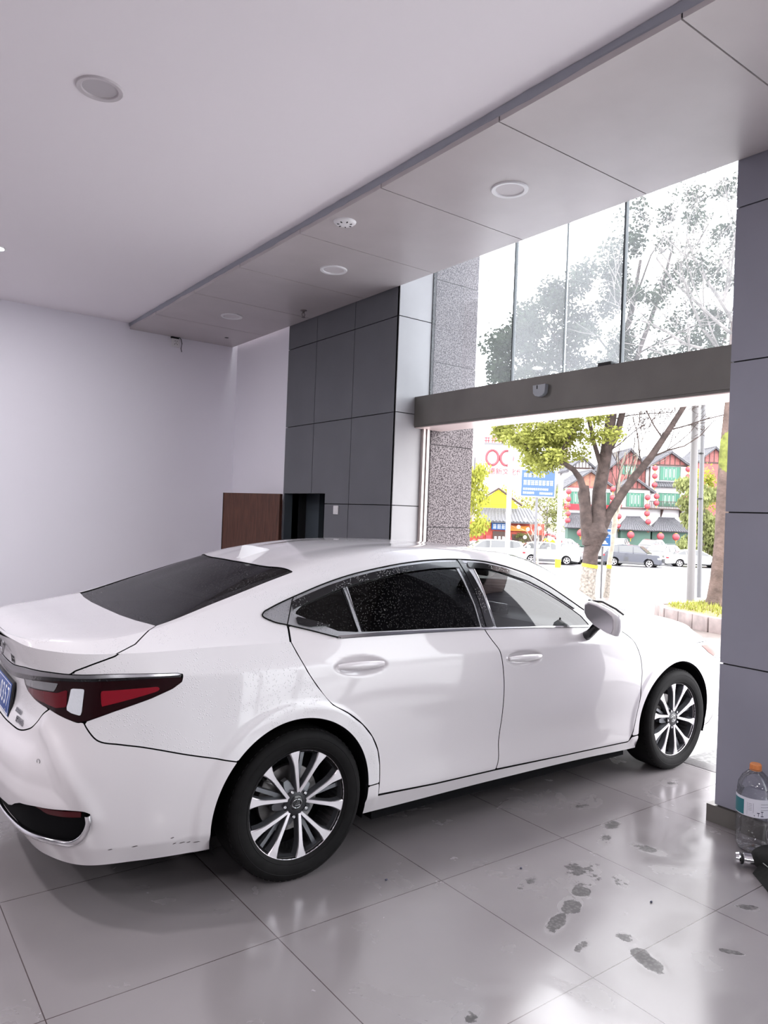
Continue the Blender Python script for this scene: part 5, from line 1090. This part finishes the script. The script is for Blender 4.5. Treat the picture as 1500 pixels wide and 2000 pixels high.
def parked_car(kind, colour, r, f, heading, label, rails=False):
    """nose points along -x of the model; heading turns it in the street frame"""
    s = SHAPES[kind]; L, W = s['L'], s['W']; hw = W/2; t = empty('parked_car', S(r, f, gz(f)), RZ+heading, label, 'car', 'parked cars across the car park'); X0 = L/2; m = M_car[colour]
    def cut(outline):  # wheel arches in the lower edge
        lo = min(z for _, z in outline); pts = outline[:]; last = pts.pop(); first = pts.pop(); out_ = pts+[first]
        for wx in reversed(s['wb']):
            for k in range(9): a = PI*k/8; out_.append((wx+(s['R']+.05)*math.cos(a), max(lo, s['R']+(s['R']+.05)*math.sin(a)*1.0)))
        return out_+[last]
    ol = cut(s['body']); n = len(ol); b = MB(); V = []; cx = L/2; cz = .65
    for y, k in ((-hw, .965), (-hw+.07, 1), (hw-.07, 1), (hw, .965)):
        for x, z in ol: taper = 1-.10*abs((x-cx)/cx)**4; V.append(((x-cx)*(k if k < 1 else 1), y*taper, cz+(z-cz)*(k if k < 1 else 1)))
    b.add(V, [(i*n+j, i*n+(j+1) % n, (i+1)*n+(j+1) % n, (i+1)*n+j) for i in range(3) for j in range(n)], True); b.add(V[:n]+V[-n:], [tuple(range(n)), tuple(range(n, 2*n))[::-1]]); bd = b.build('body', m, t, sharp=50)
    bl_ = s['belt']; rf = s['roof']; g = [bl_[0]]+rf+[bl_[1]]
    def gh(off, yk, inset=0.):
        V = []
        for sd in (-1, 1):
            for i, (x, z) in enumerate(g): y = (hw-.06 if i in (0, len(g)-1) else hw-.27)+off; V.append((x-cx, sd*y, z))
        return V
    V = gh(0, 1); k = len(g); b = MB(); b.add(V, [tuple(range(k)), tuple(range(k, 2*k))[::-1]]+[(i, i+1, k+i+1, k+i) for i in range(k-1)]); b.build('cabin', m, t)
    # windows just proud of the cabin
    def lerp(a, b_, u): return tuple(a[i]+(b_[i]-a[i])*u for i in range(3))
    for sd in (0, 1):
        Pp = V[sd*k:(sd+1)*k]; c_ = (sum(p[0] for p in Pp)/k, 0, sum(p[2] for p in Pp)/k); sg = -1 if sd == 0 else 1; b = MB()
        ins = []
        for p in Pp: q = (c_[0]+(p[0]-c_[0])*.90, p[1], c_[2]+(p[2]-c_[2])*.80); u = (q[2]-bl_[0][1])/(rf[1][1]-bl_[0][1]); ins.append((q[0], sg*((hw-.06)*(1-u)+(hw-.27)*u+.012), q[2]))
        mid = cx-.15-cx; b.add(ins, [tuple(range(k))]); wn_ = b.build('side_windows', M_tint, t)
        for xx in (-.15, .95 if kind != 'sedan' else .8): zt = np.interp(xx+cx, [p[0] for p in rf], [p[1] for p in rf])-.08; MB().tube([(xx, sg*(hw-.05), bl_[0][1]+.05), (xx+.05, sg*(hw-.225), zt-.02)], .03, 6).build('pillar', m, wn_)
    for nm, a, c_ in (('windscreen', 0, 1), ('rear_window', k-1, k-2)):
        p0, p1, q0, q1 = V[a], V[c_], V[k+a], V[k+c_]; A0 = lerp(p0, p1, .10); A1 = lerp(p0, p1, .92); B0 = lerp(q0, q1, .10); B1 = lerp(q0, q1, .92); dx = -.015 if nm == 'windscreen' else .015
        Q = [lerp(A0, B0, .06), lerp(A1, B1, .06), lerp(A1, B1, .94), lerp(A0, B0, .94)]; MB().add([(x+dx, y, z+.01) for x, y, z in Q], [(0, 1, 2, 3)]).build(nm, M_tint, t)
    for wx in s['wb']:
        for sd in (-1, 1):
            Mw = Matrix.Translation((wx-cx, sd*(hw-.10), s['R'])) @ Matrix(((1, 0, 0, 0), (0, 0, sd, 0), (0, 1, 0, 0), (0, 0, 0, 1))); R_ = s['R']
            b = MB(); b.lathe([(R_*.66, .07), (R_*.72, .1), (R_*.95, .1), (R_, .07), (R_, -.1), (0, -.1), (0, -.02)], 24, Mw); w_ = b.build('wheel', M_tyre, t)
            b = MB(); b.lathe([(R_*.60, .085), (R_*.68, .088), (R_*.68, .05), (R_*.60, .05)], 24, Mw)
            for q in range(5): b.box(-.03, .03, 0, R_*.62, .06, .085, Mw @ Matrix.Rotation(2*PI*q/5, 4, 'Z'))
            b.build('rim', M_alu, w_)
    hz_ = s['body'][1][1]
    for sd in (-1, 1):
        MB().bbox(-cx+.02, -cx+.30, sd*(hw-.22)-.16, sd*(hw-.22)+.16, hz_-.06, hz_+.07, .03).build('headlamp', M_hl, t); MB().bbox(cx-.22, cx-.0, sd*(hw-.20)-.14, sd*(hw-.20)+.14, hz_+.02, hz_+.16, .03).build('tail_lamp', M_tail, t)
    b = MB(); b.bbox(-cx-.012, -cx+.06, -.5, .5, .46, .74, .02); 
    b.build('grille', M_black, t); MB().box(-cx+.1, cx-.1, -hw+.1, hw-.1, .22, .5).build('underside', M_black, t)
    if s['clad']:
        for sd in (-1, 1): MB().box(s['wb'][0]-cx+.38, s['wb'][1]-cx-.38, sd*(hw+.004)-.02, sd*(hw+.004)+.02, .26, .42).build('sill_cladding', M_clad, t)
    if rails:
        for sd in (-1, 1): MB().tube([(-.5, sd*(hw-.3), 1.68), (-.4, sd*(hw-.3), 1.75), (1.3, sd*(hw-.3), 1.73), (1.45, sd*(hw-.3), 1.63)], .02, 6).build('roof_rail', M_pole, t)
    return t
parked_car('mpv', 'white', 8.05, 55, 0, 'long white people carrier at the left of the car park')
parked_car('suv', 'white', 12.75, 57, PI-.12, 'white off-roader side-on in front of the yellow gate')
parked_car('sedan', 'white', 15.3, 60, 1.25, 'white car parked just left of the big trunk')
parked_car('suv', 'white', 17.75, 61, 1.25, 'white car parked just right of the big trunk')
parked_car('suv', 'navy', 19.6, 57.5, PI-.55, 'dark navy off-roader parked right of the slim tree')
parked_car('suv', 'grey', 24.2, 64, .75, 'grey off-roader with a wide grille facing the road', True)
parked_car('sedan', 'white', 25.6, 60.5, PI-.15, 'white saloon parked beside the grey off-roader')
parked_car('sedan', 'black', 17.9, 74, .9, 'black car behind the row, left of the big trunk')
parked_car('suv', 'silver', 23.6, 74, 1.1, 'silver off-roader in the back row right of the slim tree')
parked_car('suv', 'black', 26.9, 74, .9, 'black off-roader in the back row before the right-hand house')
parked_car('sedan', 'white', 7.8, 62, .1, 'white saloon behind the people carrier')
parked_car('sedan', 'grey', 11.7, 62.4, 1.3, 'grey saloon between the people carrier and the white off-roader')
parked_car('sedan', 'silver', 15.4, 64.6, .1, 'silver saloon behind the white off-roader')
parked_car('suv', 'navy', 28.0, 57.5, 1.45, 'dark car mostly hidden at the column edge')

# ---- buildings
M_bw = mat('render_white', (.62, .61, .62), .8); M_tile = mat('grey_roof_tiles', (0.102, 0.102, 0.112), .6, noise=(8, .3)); M_rdp = mat('red_timber', (0.258, 0.088, 0.082), .6, noise=(4, .2)); M_orp = mat('orange_timber', (0.306, 0.143, 0.095), .6, noise=(4, .15)); M_grn = mat('green_shutter', (0.048, 0.163, 0.109), .5); M_grnd = mat('green_wall', (0.068, 0.129, 0.102), .6); M_lan = mat('red_lantern', (0.313, 0.054, 0.068), .5); M_gold = mat('gold_trim', (0.442, 0.272, 0.034), .5); M_wood2 = mat('dark_timber', (.06, .035, .03), .6); M_ylw = mat('yellow_board', (0.490, 0.408, 0.014), .6); M_org = mat('orange_board', (0.490, 0.177, 0.020), .6); M_pnk = mat('pink_facade', (0.408, 0.340, 0.347), .8, noise=(1.2, .06))
def tiled_slope(b, p0, p1, q0, q1, n):
    """roof slope from the eave p0-p1 up to the ridge q0-q1 with tile rolls running down it"""
    p0, p1, q0, q1 = map(Vector, (p0, p1, q0, q1)); nn = (p1-p0).cross(q0-p0).normalized()
    if nn.z < 0: nn = -nn
    b.add([p0, p1, q1, q0, p0-nn*.15, p1-nn*.15, q1-nn*.15, q0-nn*.15], [(0, 1, 2, 3), (7, 6, 5, 4), (0, 4, 5, 1), (1, 5, 6, 2), (2, 6, 7, 3), (3, 7, 4, 0)])
    for k in range(n+1): u = k/n; a = p0.lerp(p1, u)+nn*.02; c_ = q0.lerp(q1, u)+nn*.02; b.tube([a, c_], .07, 6)
def gable_house(name, r0, r1, f, zg, ze, za, depth, label, gable_m, wall_m, over=.55):
    w = r1-r0; t = empty(name, S((r0+r1)/2, f, zg), RZ, label, 'building'); h = ze-zg; ha = za-zg
    b = MB(); b.box(-w/2, w/2, 0, depth, 0, h); b.build('wall', wall_m, t)
    b = MB(); b.add([(-w/2, -.02, h), (w/2, -.02, h), (0, -.02, ha-.12), (-w/2, .2, h), (w/2, .2, h), (0, .2, ha-.12)], [(0, 1, 2), (5, 4, 3), (0, 3, 4, 1)]); gm = b.build('gable', gable_m, t)
    b = MB()
    for k in range(-3, 4): x = k*w/8; b.box(x-.04, x+.04, -.07, -.0, h, h+(ha-h-.1)*(1-abs(x)/(w/2)))
    b.box(-w/2, w/2, -.08, 0, h-.12, h+.08); b.build('gable_timber', M_wood2 if gable_m is not M_orp else M_rdp, gm)
    b = MB(); e = over; hs = (ha-h)/(w/2)*e
    tiled_slope(b, (-w/2-e, -e, h-hs), (-w/2-e, depth, h-hs), (0, -e, ha), (0, depth, ha), 12); tiled_slope(b, (w/2+e, -e, h-hs), (w/2+e, depth, h-hs), (0, -e, ha), (0, depth, ha), 12); b.tube([(0, -e, ha+.05), (0, depth, ha+.05)], .14, 8)
    b.build('roof', M_tile, t); return t
def shutter(t, x0, x1, z0, z1, y=-.02, n=5):
    b = MB(); b.box(x0-.08, x1+.08, y-.04, y, z0-.08, z0); b.box(x0-.08, x1+.08, y-.04, y, z1, z1+.08); b.box(x0-.08, x0, y-.04, y, z0, z1); b.box(x1, x1+.08, y-.04, y, z0, z1); w_ = b.build('window', M_grnd, t)
    b = MB()
    for k in range(n): a = x0+(x1-x0)*k/n; b.box(a+.03, a+(x1-x0)/n-.03, y-.03, y+.0, z0, z1)
    b.build('shutters', M_grn, w_)
    b = MB()
    for k in range(1, n-1): a = x0+(x1-x0)*(k+.35)/n; b.box(a, a+(x1-x0)/n*.3, y-.036, y-.03, z0+.2*(z1-z0), z1-.15*(z1-z0))
    b.build('panes', mat('pale_pane', (.35, .52, .42), .2), w_)
def canopy(t, x0, x1, z0, z1, dep=1.6, n=14, k=.22):
    b = MB(); w = x1-x0; i = w*k; tiled_slope(b, (x0, -dep, z0), (x1, -dep, z0), (x0+i, 0, z1), (x1-i, 0, z1), n); b.add([(x0, -dep, z0), (x0, 0, z0), (x0+i, 0, z1)], [(0, 1, 2)]); b.add([(x1, -dep, z0), (x1, 0, z0), (x1-i, 0, z1)], [(0, 2, 1)])
    for q in range(n+1): b.sphere((x0+w*q/n, -dep-.03, z0+.02), .10, n=6)
    b.tube([(x0+i, -.05, z1+.08), (x1-i, -.05, z1+.08)], .12, 6); b.build('tiled_canopy', M_tile, t)
F0 = 88.; ZG = gz(F0)
rt = gable_house('lantern_house', 31.5, 36.3, F0, ZG, 8.75, 10.35, 9, 'tall right-hand house with green shutters, red gable and strings of lanterns', M_rdp, M_bw)
X = lambda r: r-33.9; Z = lambda z: z-ZG
shutter(rt, X(32.75), X(35.15), Z(7.0), Z(8.5)); shutter(rt, X(32.75), X(35.15), Z(3.85), Z(5.35)); canopy(rt, X(32.0), X(35.5), Z(6.15), Z(6.65), .7, 12, .05)
b = MB(); b.box(X(31.3), X(37.2), -1.0, 0, Z(3.42), Z(3.55)); b.box(X(31.3), X(37.2), -1.0, -.94, Z(4.3), Z(4.38))
for k in range(30): x = X(31.3)+5.85*k/29; b.box(x, x+.05, -.99, -.95, Z(3.5), Z(4.32))
for x in (X(33.0), X(35.2)): b.add([(x, 0, Z(3.42)), (x+.12, 0, Z(3.42)), (x+.12, -.7, Z(3.42)), (x, -.7, Z(3.42)), (x, 0, Z(2.5)), (x+.12, 0, Z(2.5))], [(0, 1, 2, 3), (0, 3, 4), (1, 5, 2), (3, 2, 5, 4)])
b.build('balcony', M_wood2, rt); canopy(rt, X(31.4), X(36.1), Z(.9), Z(2.35), 1.8, 16, .3)
b = MB(); b.box(X(31.7), X(35.9), -1.1, 0, 0, Z(.85)); b.build('shop_front', M_grnd, rt)
b = MB(); b.box(X(31.45), X(31.6), -.06, 0, 0, Z(8.7)); b.box(X(36.2), X(36.9), .2, 8, 0, Z(8.0)); b.build('side_wall', M_wood2, rt)
mt = gable_house('red_timber_house', 27.4, 31.5, F0+1.2, ZG, 8.7, 10.6, 8, 'tall red timber-clad house in the middle of the terrace', M_rdp, M_rdp)
shutter(mt, -.75, .75, 9.0-.1, 10.0-.1)
b = MB()
for k in range(9): x = -2+.5*k; b.box(x-.03, x+.03, -.05, 0, 6.5, 9.9)
b.build('cladding_strips', M_wood2, mt)
m2 = gable_house('low_gabled_house', 27.35, 31.45, F0-.6, ZG, 5.75, 7.1, 1.7, 'low house with a grey gable, green shutters and red lanterns in the middle', M_rdp, M_bw)
shutter(m2, -.7, 1.3, 4.95, 6.5); canopy(m2, -1.9, 2.2, Z(.9), Z(2.35), 1.8, 14, .3); b = MB(); b.box(-1.6, 1.9, -1.1, 0, 0, Z(.85)); b.build('shop_front', M_grnd, m2); MB().box(-2.2, 2.2, -.5, 0, Z(3.35), Z(3.5)).build('ledge', M_wood2, m2)
lt = gable_house('orange_gabled_house', 21.4, 27.3, F0-.3, ZG, 5.75, 7.75, 7, 'wide left-hand house with an orange gable and green shutters', M_orp, M_bw)
shutter(lt, -2.2, -.35, 4.95, 6.4); shutter(lt, .6, 2.4, 4.95, 6.4); canopy(lt, -3.0, -.2, Z(.9), Z(2.5), 1.8, 12, .3); canopy(lt, .0, 2.9, Z(.9), Z(2.5), 1.8, 12, .3); b = MB(); b.box(-2.7, 2.7, -1.1, 0, 0, Z(.85)); b.build('shop_front', M_grnd, lt)
b = MB(); b.box(-3.0, 3.0, -.3, 0, Z(3.0), Z(3.7)); b.build('red_frieze', mat('red_cloth', (0.408, 0.027, 0.041), .6), lt)
wb_ = gable_house('white_upper_house', 23.9, 27.3, F0+8, ZG, 8.6, 10.0, 5, 'white upper storey rising behind the orange gable', M_bw, M_bw)
# red lanterns, one of a kind copied along the strings
lan = empty('red_lantern', (0, 0, 0), RZ, 'x', 'lantern', 'red lanterns hung on the houses')
b = MB(); b.lathe([(.10, -.32), (.22, -.26), (.31, -.12), (.33, 0), (.31, .12), (.22, .26), (.10, .32)], 16); b.build('shade', M_lan, lan)
b = MB(); b.lathe([(0, .30), (.12, .30), (.12, .36), (0, .36)], 10); b.build('top_cap', M_gold, lan)
b = MB(); b.lathe([(0, -.36), (.12, -.36), (.12, -.30), (0, -.30)], 10); b.tube([(0, 0, -.36), (0, 0, -.6)], .04, 5); b.build('tassel_cap', M_gold, lan)
spots = []
def string(r, f, zs, where):
    names = ['top', 'second', 'third', 'fourth', 'fifth']
    for i, z in enumerate(zs): spots.append((r, f, z, '%s red lantern of the string %s' % (names[i] if i < len(zs)-1 else 'lowest', where)))
string(31.95, 87.4, (8.3, 7.35, 6.3), 'left of the lantern house top window'); string(35.9, 87.4, (8.3, 7.4, 6.4), 'right of the lantern house top window')
string(32.1, 87.0, (4.95, 4.15), 'left of the balcony window'); string(35.5, 87.0, (4.95, 4.15), 'right of the balcony window')
string(30.9, 86.6, (4.75, 3.7, 2.85), 'right of the low gabled house shutters'); string(31.0, 86.4, (1.9, 1.0), 'by the pipe between two houses'); string(27.6, 86.6, (4.8, 3.7, 2.4, 1.2), 'at the low gabled house left corner')
string(26.9, 86.9, (5.6, 4.6, 3.9), 'right of the orange gable'); string(21.6, 86.6, (5.1, 4.2, 3.4, 2.5, 1.7), 'at the orange house far left corner'); string(36.2, 86.5, (2.2, 1.2), 'right of the balcony underside')
for r, w in ((32.2, 'left'), (34.0, 'middle')): spots.append((r, 85.6, .25, 'large red lantern under the right-hand tiled canopy, %s one' % w))
spots.append((28.7, 85.5, .3, 'large red lantern under the middle tiled canopy')); spots.append((22.9, 85.6, .3, 'large red lantern under the left tiled canopy'))
for i, (r, f, z, lb_) in enumerate(spots):
    o = lan if i == 0 else copy_tree(lan); o.location = S(r, f, z); o['label'] = lb_
    if 'large' in lb_: o.scale = (1.25, 1.25, 1.25)
# far right house
fr = gable_house('far_red_house', 42.0, 47.0, 100, gz(100), 10.3, 12.4, 8, 'red gabled roof showing far right beyond the bamboo', M_rdp, M_rdp)
# restaurant on the left
FR = 66.; zr = gz(FR); rs_ = empty('restaurant', S(11.0, FR, zr), RZ, 'low red restaurant with a dark tiled roof, blue name board and yellow gable', 'building')
b = MB(); b.box(-3.6, 3.4, 0, 7, 0, 3.0); b.build('wall', mat('red_wall', (0.340, 0.054, 0.034), .6, noise=(3, .25)), rs_)
b = MB(); tiled_slope(b, (-2.9, -1.0, 3.1), (2.6, -1.0, 3.1), (-2.3, 2.0, 4.35), (2.4, 2.0, 4.35), 18); b.build('roof', M_tile, rs_)
b = MB(); b.add([(-2.6, 1.5, 4.6), (1.2, 1.5, 4.6), (-.6, 1.5, 6.0)], [(0, 1, 2)]); b.box(-2.5, 1.2, 1.5, 1.6, 4.3, 4.62); b.build('yellow_gable', M_ylw, rs_)
b = MB(); b.tube([(-3.0, 1.4, 4.5), (-.6, 1.4, 6.1), (1.6, 1.4, 4.6)], .10, 6); b.build('barge_board', M_wood2, rs_)
b = MB(); b.box(-1.35, -.05, -.35, -.1, 2.35, 2.95); nb = b.build('name_board', M_sblue, rs_); b = MB(); [glyph(b, -1.25+.38*k, 2.42, .32, .44, -.36) for k in range(3)]; b.build('lettering', M_white, nb)
b = MB(); b.box(-1.2, -.1, -.12, 0, 0, 2.2); dr = b.build('door', M_wood2, rs_); b = MB(); [b.box(-1.05+.35*k, -.85+.35*k, -.14, -.12, 1.4, 1.75) for k in range(3)]; b.build('door_papers', M_white, dr)
b = MB(); b.box(.3, 2.0, -.3, -.1, 2.3, 2.75); b.build('orange_board', M_org, rs_); b = MB(); b.box(-3.6, -2.1, -.3, -.1, 2.1, 2.7); b.build('orange_board', M_org, rs_)
[MB().box(x, x+.42, -.12, -.02, z, z+.5).build('red_poster', M_lan, rs_) for x, z in ((-1.8, .3), (-1.8, 1.3), (.1, .2), (.1, 1.2), (-3.1, .4), (-2.6, .4), (-2.5, 1.5), (2.3, .3), (2.8, .3))]
b = MB(); b.box(.5, 3.2, -.06, 0, .8, 2.0); b.build('dark_window', M_wood2, rs_)
for k, (x, z) in enumerate(((-2.9, 1.1), (-2.5, 1.1), (2.6, .9))): o = copy_tree(lan); o.location = S(11+x, FR-.7, zr+z); o['label'] = ['red lantern at the far left of the restaurant', 'red lantern left of the restaurant door', 'red lantern right of the restaurant door'][k]
# yellow arched gate
gt = empty('yellow_gate', S(15.2, 68, gz(68)), RZ, 'bright yellow round-topped gate with a red arch behind the white off-roader', 'gate')
b = MB(); arc = [(-.75, 0)]+[(-.75+0, 1.1)]+[(.75*math.cos(a), 1.1+.55*math.sin(a)) for a in np.linspace(PI, 0, 12)]+[(.75, 0)]; MR = Matrix(((1, 0, 0, 0), (0, 0, 1, 0), (0, 1, 0, 0), (0, 0, 0, 1))); b.prism(arc, -.1, .1, MR); b.build('panel', M_ylw, gt)
b = MB(); b.box(-.02, .02, -.12, -.1, 0, 1.6); b.box(-.7, .7, -.12, -.1, .78, .82); b.build('joint_lines', M_org, gt)
b = MB(); b.tube([(1.0*math.cos(a), 0, 1.25+.75*math.sin(a)) for a in np.linspace(PI, 0, 14)], .14, 8); b.box(-1.3, -.95, -.15, .15, 0, 1.5); b.box(.95, 1.3, -.15, .15, 0, 1.5); b.build('red_arch', M_lan, gt)
# white building with two red rings, pale facade behind
wbd = empty('white_sign_building', S(16.6, 100, gz(100)), RZ, 'white building front with two red ring signs and small red lettering', 'building')
zo = -gz(100); b = MB(); b.box(-3.3, 7, 0, 8, 0, 11.7+zo); b.build('wall', M_bw, wbd); b = MB(); b.box(-3.35, 7, -.1, 0, 11.6+zo, 11.85+zo); b.build('coping', M_pole, wbd)
for cx_, ch in ((-2.2, '道'), (-.25, '苑')):
    b = MB(); b.tube([(cx_+.82*math.cos(a), -.12, 9.85+zo+1.0*math.sin(a)) for a in np.linspace(0, 2*PI, 33)], .17, 8); rg_ = b.build('red_ring', M_lan, wbd); b = MB(); b.box(cx_-.28, cx_+.28, -.1, -.04, 9.15+zo, 9.3+zo); b.box(cx_-.3, cx_-.18, -.1, -.04, 9.3+zo, 10.3+zo); b.box(cx_+.15, cx_+.26, -.1, -.04, 9.4+zo, 10.4+zo); b.build('strokes', M_pnk, rg_)
text_obj('lettering', '德新文化传', .95, M_lan, wbd, frame_M((-.3, -.05, 7.95+zo), (1, 0, 0), (0, 0, 1)), .03)
pk = empty('pale_facade', S(20, 112, gz(112)), RZ, 'pale pink far facade with large red characters above the white building', 'building')
b = MB(); b.box(-9, 8, 0, 8, 0, 17.8); b.build('wall', M_pnk, pk)
b = MB(); [b.box(-7.7+.55*k, -7.5+.55*k, -.05, 0, 6, 12) for k in range(4)]; b.build('window_strips', M_pole, pk)
for q in [(-5.2+1.05*k, 14.0, .9, 1.2, -.1) for k in range(3)]+[(-4.9+1.1*k, 12.7, .9, .95, -.1) for k in range(2)]+[(1.2+1.5*k, 13.4, 1.2, 1.5, -.1) for k in range(3)]: b = MB(); glyph(b, *q); b.build('red_character', M_lan, pk)
# ---- far trees
def far_tree(name, r, f, h, w, n, size, leafm, label, hang=False, seed=1, trunk=.12, base=.3):
    t = empty(name, S(r, f, gz(f)), RZ, label, 'tree'); rd_ = random.Random(seed); b = MB(); b.tube([(0, 0, 0), (.1, 0, h*.3), (0, 0, h*.75)], [trunk, trunk*.8, trunk*.3], 8)
    for k in range(6): a = rd_.uniform(-1, 1); b.tube([(0, 0, h*(.2+.08*k)), (a*w*.4, rd_.uniform(-.5, .5), h*(.4+.08*k))], [trunk*.4, trunk*.15], 5)
    b.build('trunk', M_bark2, t); b = MB(); bl_ = [(rd_.uniform(-.75, .75)*w/2, rd_.uniform(-.5, .5)*w/2, h*(base+(1-base)*rd_.random()), w*.2, w*.2, h*.11, 1) for k in range(22)]; leaves(b, bl_, n, size, .4, seed, hang); b.build('foliage', leafm, t); return t
far_tree('willow', 6.9, 60, 7.6, 3.6, 2600, .30, M_leafy, 'yellow-green weeping tree at the left edge beside the stone pier', True, 3)
far_tree('young_tree', 13.2, 76, 6.8, 4.6, 2000, .26, M_leafy, 'yellow-green tree behind the restaurant roof', False, 5, .12, .45)
far_tree('young_tree', 15.9, 72, 6.3, 4.4, 2400, .26, M_leafb, 'pale green tree between the blue board and the white pole', False, 7, .12, .2)
far_tree('bamboo_clump', 30.4, 70, 7.6, 4.6, 9000, .34, M_leafb, 'tall pale green bamboo clump right of the lantern house', True, 11, .08, .12)
far_tree('leafy_tree', 31.5, 73, 8.6, 2.6, 1300, .3, M_leafy, 'yellow leafy tree top behind the bamboo clump', False, 13, .08, .6)
far_tree('round_shrub', 12.3, 65.1, 2.1, 1.4, 1300, .12, leafmat('bush_leaves', (.16, .18, .07)), 'round dark bush in front of the restaurant window', False, 15, .05, .25)
# bare tree hung with white globes
gtree = empty('globe_tree', S(11.3, 55, gz(55)), RZ, 'bare pale tree hung with white globe lamps in front of the restaurant', 'tree')
b = MB(); rd2 = random.Random(21); tips = []
b.tube([(.3, 0, 0), (.2, 0, 1.2), (.3, 0, 2.0)], [.09, .08, .06], 8)
for d in ((-.8, 0, 1), (.7, 0, 1), (0, 0, 1), (-.3, .2, 1), (.5, 0, .6)): twigs(b, (.25, 0, 1.2), d, 1.5, .035, 2, rd2, .6, .1, 3, None, tips)
b.build('branches', M_pale, gtree)
M_globe = mat('white_globe', (.82, .78, .76), .4)
gl0 = None
gp = [(1025, 1), ] ; wh = ['upper left', 'upper middle', 'upper right', 'far left', 'left', 'centre', 'right', 'far right', 'lower left', 'lower centre', 'lower right', 'lowest left', 'lowest centre', 'lowest right']
gpos = [(-.9, 3.3), (0, 3.55), (.9, 3.4), (-1.4, 2.75), (-.7, 2.6), (.15, 2.7), (.85, 2.6), (1.5, 2.8), (-.9, 2.0), (-.1, 2.05), (.95, 1.9), (-.6, 1.3), (.1, 1.35), (.9, 1.2)]
for i, (x, z) in enumerate(gpos):
    if i == 0: gl0 = MB().sphere((0, 0, 0), .14, n=12).build('globe_lamp', M_globe); g = gl0
    else: g = gl0.copy(); COL.objects.link(g)
    g.location = S(11.45+x, 54.8, gz(55)+z); tag(g, 'white globe lamp hanging in the bare tree, %s one' % wh[i], 'lamp', 'white globes in the bare tree')
# distant hills
b = MB(); V = []; n = 60
for i in range(n+1):
    r = -60+280*i/n; f = 330; h = 26+10*mnoise.noise(Vector((r*.02, 0, 0)))+5*mnoise.noise(Vector((r*.06, 5, 0))); x, y, _ = S(r, f); x2, y2, _ = S(r*1.1, f+60); V += [(x, y, -3), (x, y, h*.45), (x2, y2, h)]
b.add(V, [(3*i+k, 3*i+3+k, 3*i+4+k, 3*i+1+k) for i in range(n) for k in range(2)], True); o = b.build('hills', mat('hazy_hill', (0.224, 0.218, 0.245), .9)); tag(o, 'pale hazy hills', kind='structure')
# ---- person standing among the cars
def person(loc, rz, label, top_m, leg_m, skin):
    t = empty('person', loc, rz, label, 'person')
    def skin_mesh(name, verts, edges, rad, m, root=0, par=t):
        me = bpy.data.meshes.new(name); me.from_pydata(verts, edges, []); o = bpy.data.objects.new(name, me); COL.objects.link(o)
        md = o.modifiers.new('skin', 'SKIN'); sv_ = me.skin_vertices[0].data
        for i, r in enumerate(rad): sv_[i].radius = (r if isinstance(r, tuple) else (r, r)); sv_[i].use_root = (i == root)
        o.modifiers.new('sub', 'SUBSURF').levels = 1; o.modifiers['sub'].render_levels = 2; o.parent = par; me.materials.append(m); return o
    V = [(0, 0, .95), (0, 0, 1.15), (0, .01, 1.35), (0, .01, 1.46), (0, 0, 1.53), (0, -.01, 1.64), (-.19, 0, 1.41), (-.24, 0, 1.13), (-.22, -.06, .88), (-.21, -.08, .80), (.19, 0, 1.41), (.24, 0, 1.13), (.22, -.06, .88), (.21, -.08, .80), (-.10, 0, .88), (-.11, -.01, .50), (-.11, .01, .09), (-.11, -.13, .04), (.10, 0, .88), (.11, -.01, .50), (.11, .01, .09), (.11, -.13, .04)]
    E = [(0, 1), (1, 2), (2, 3), (3, 4), (4, 5), (2, 6), (6, 7), (7, 8), (8, 9), (2, 10), (10, 11), (11, 12), (12, 13), (0, 14), (14, 15), (15, 16), (16, 17), (0, 18), (18, 19), (19, 20), (20, 21)]
    Rr = [(.15, .10), (.14, .10), (.17, .11), .06, .05, (.075, .095), .055, .045, .035, .032, .055, .045, .035, .032, .085, .06, .042, .035, .085, .06, .042, .035]
    skin_mesh('body', V, E, Rr, top_m)
    b = MB(); b.sphere((0, .01, 1.69), .10, sc3=(.85, 1.05, .75)); b.build('hair', leg_m, t)
    return t
person(S(13.3, 60.4, gz(60.4)), RZ+.3, 'person in dark navy clothes standing in front of the yellow gate', mat('navy_cloth', (.02, .035, .075), .8), M_black, None)
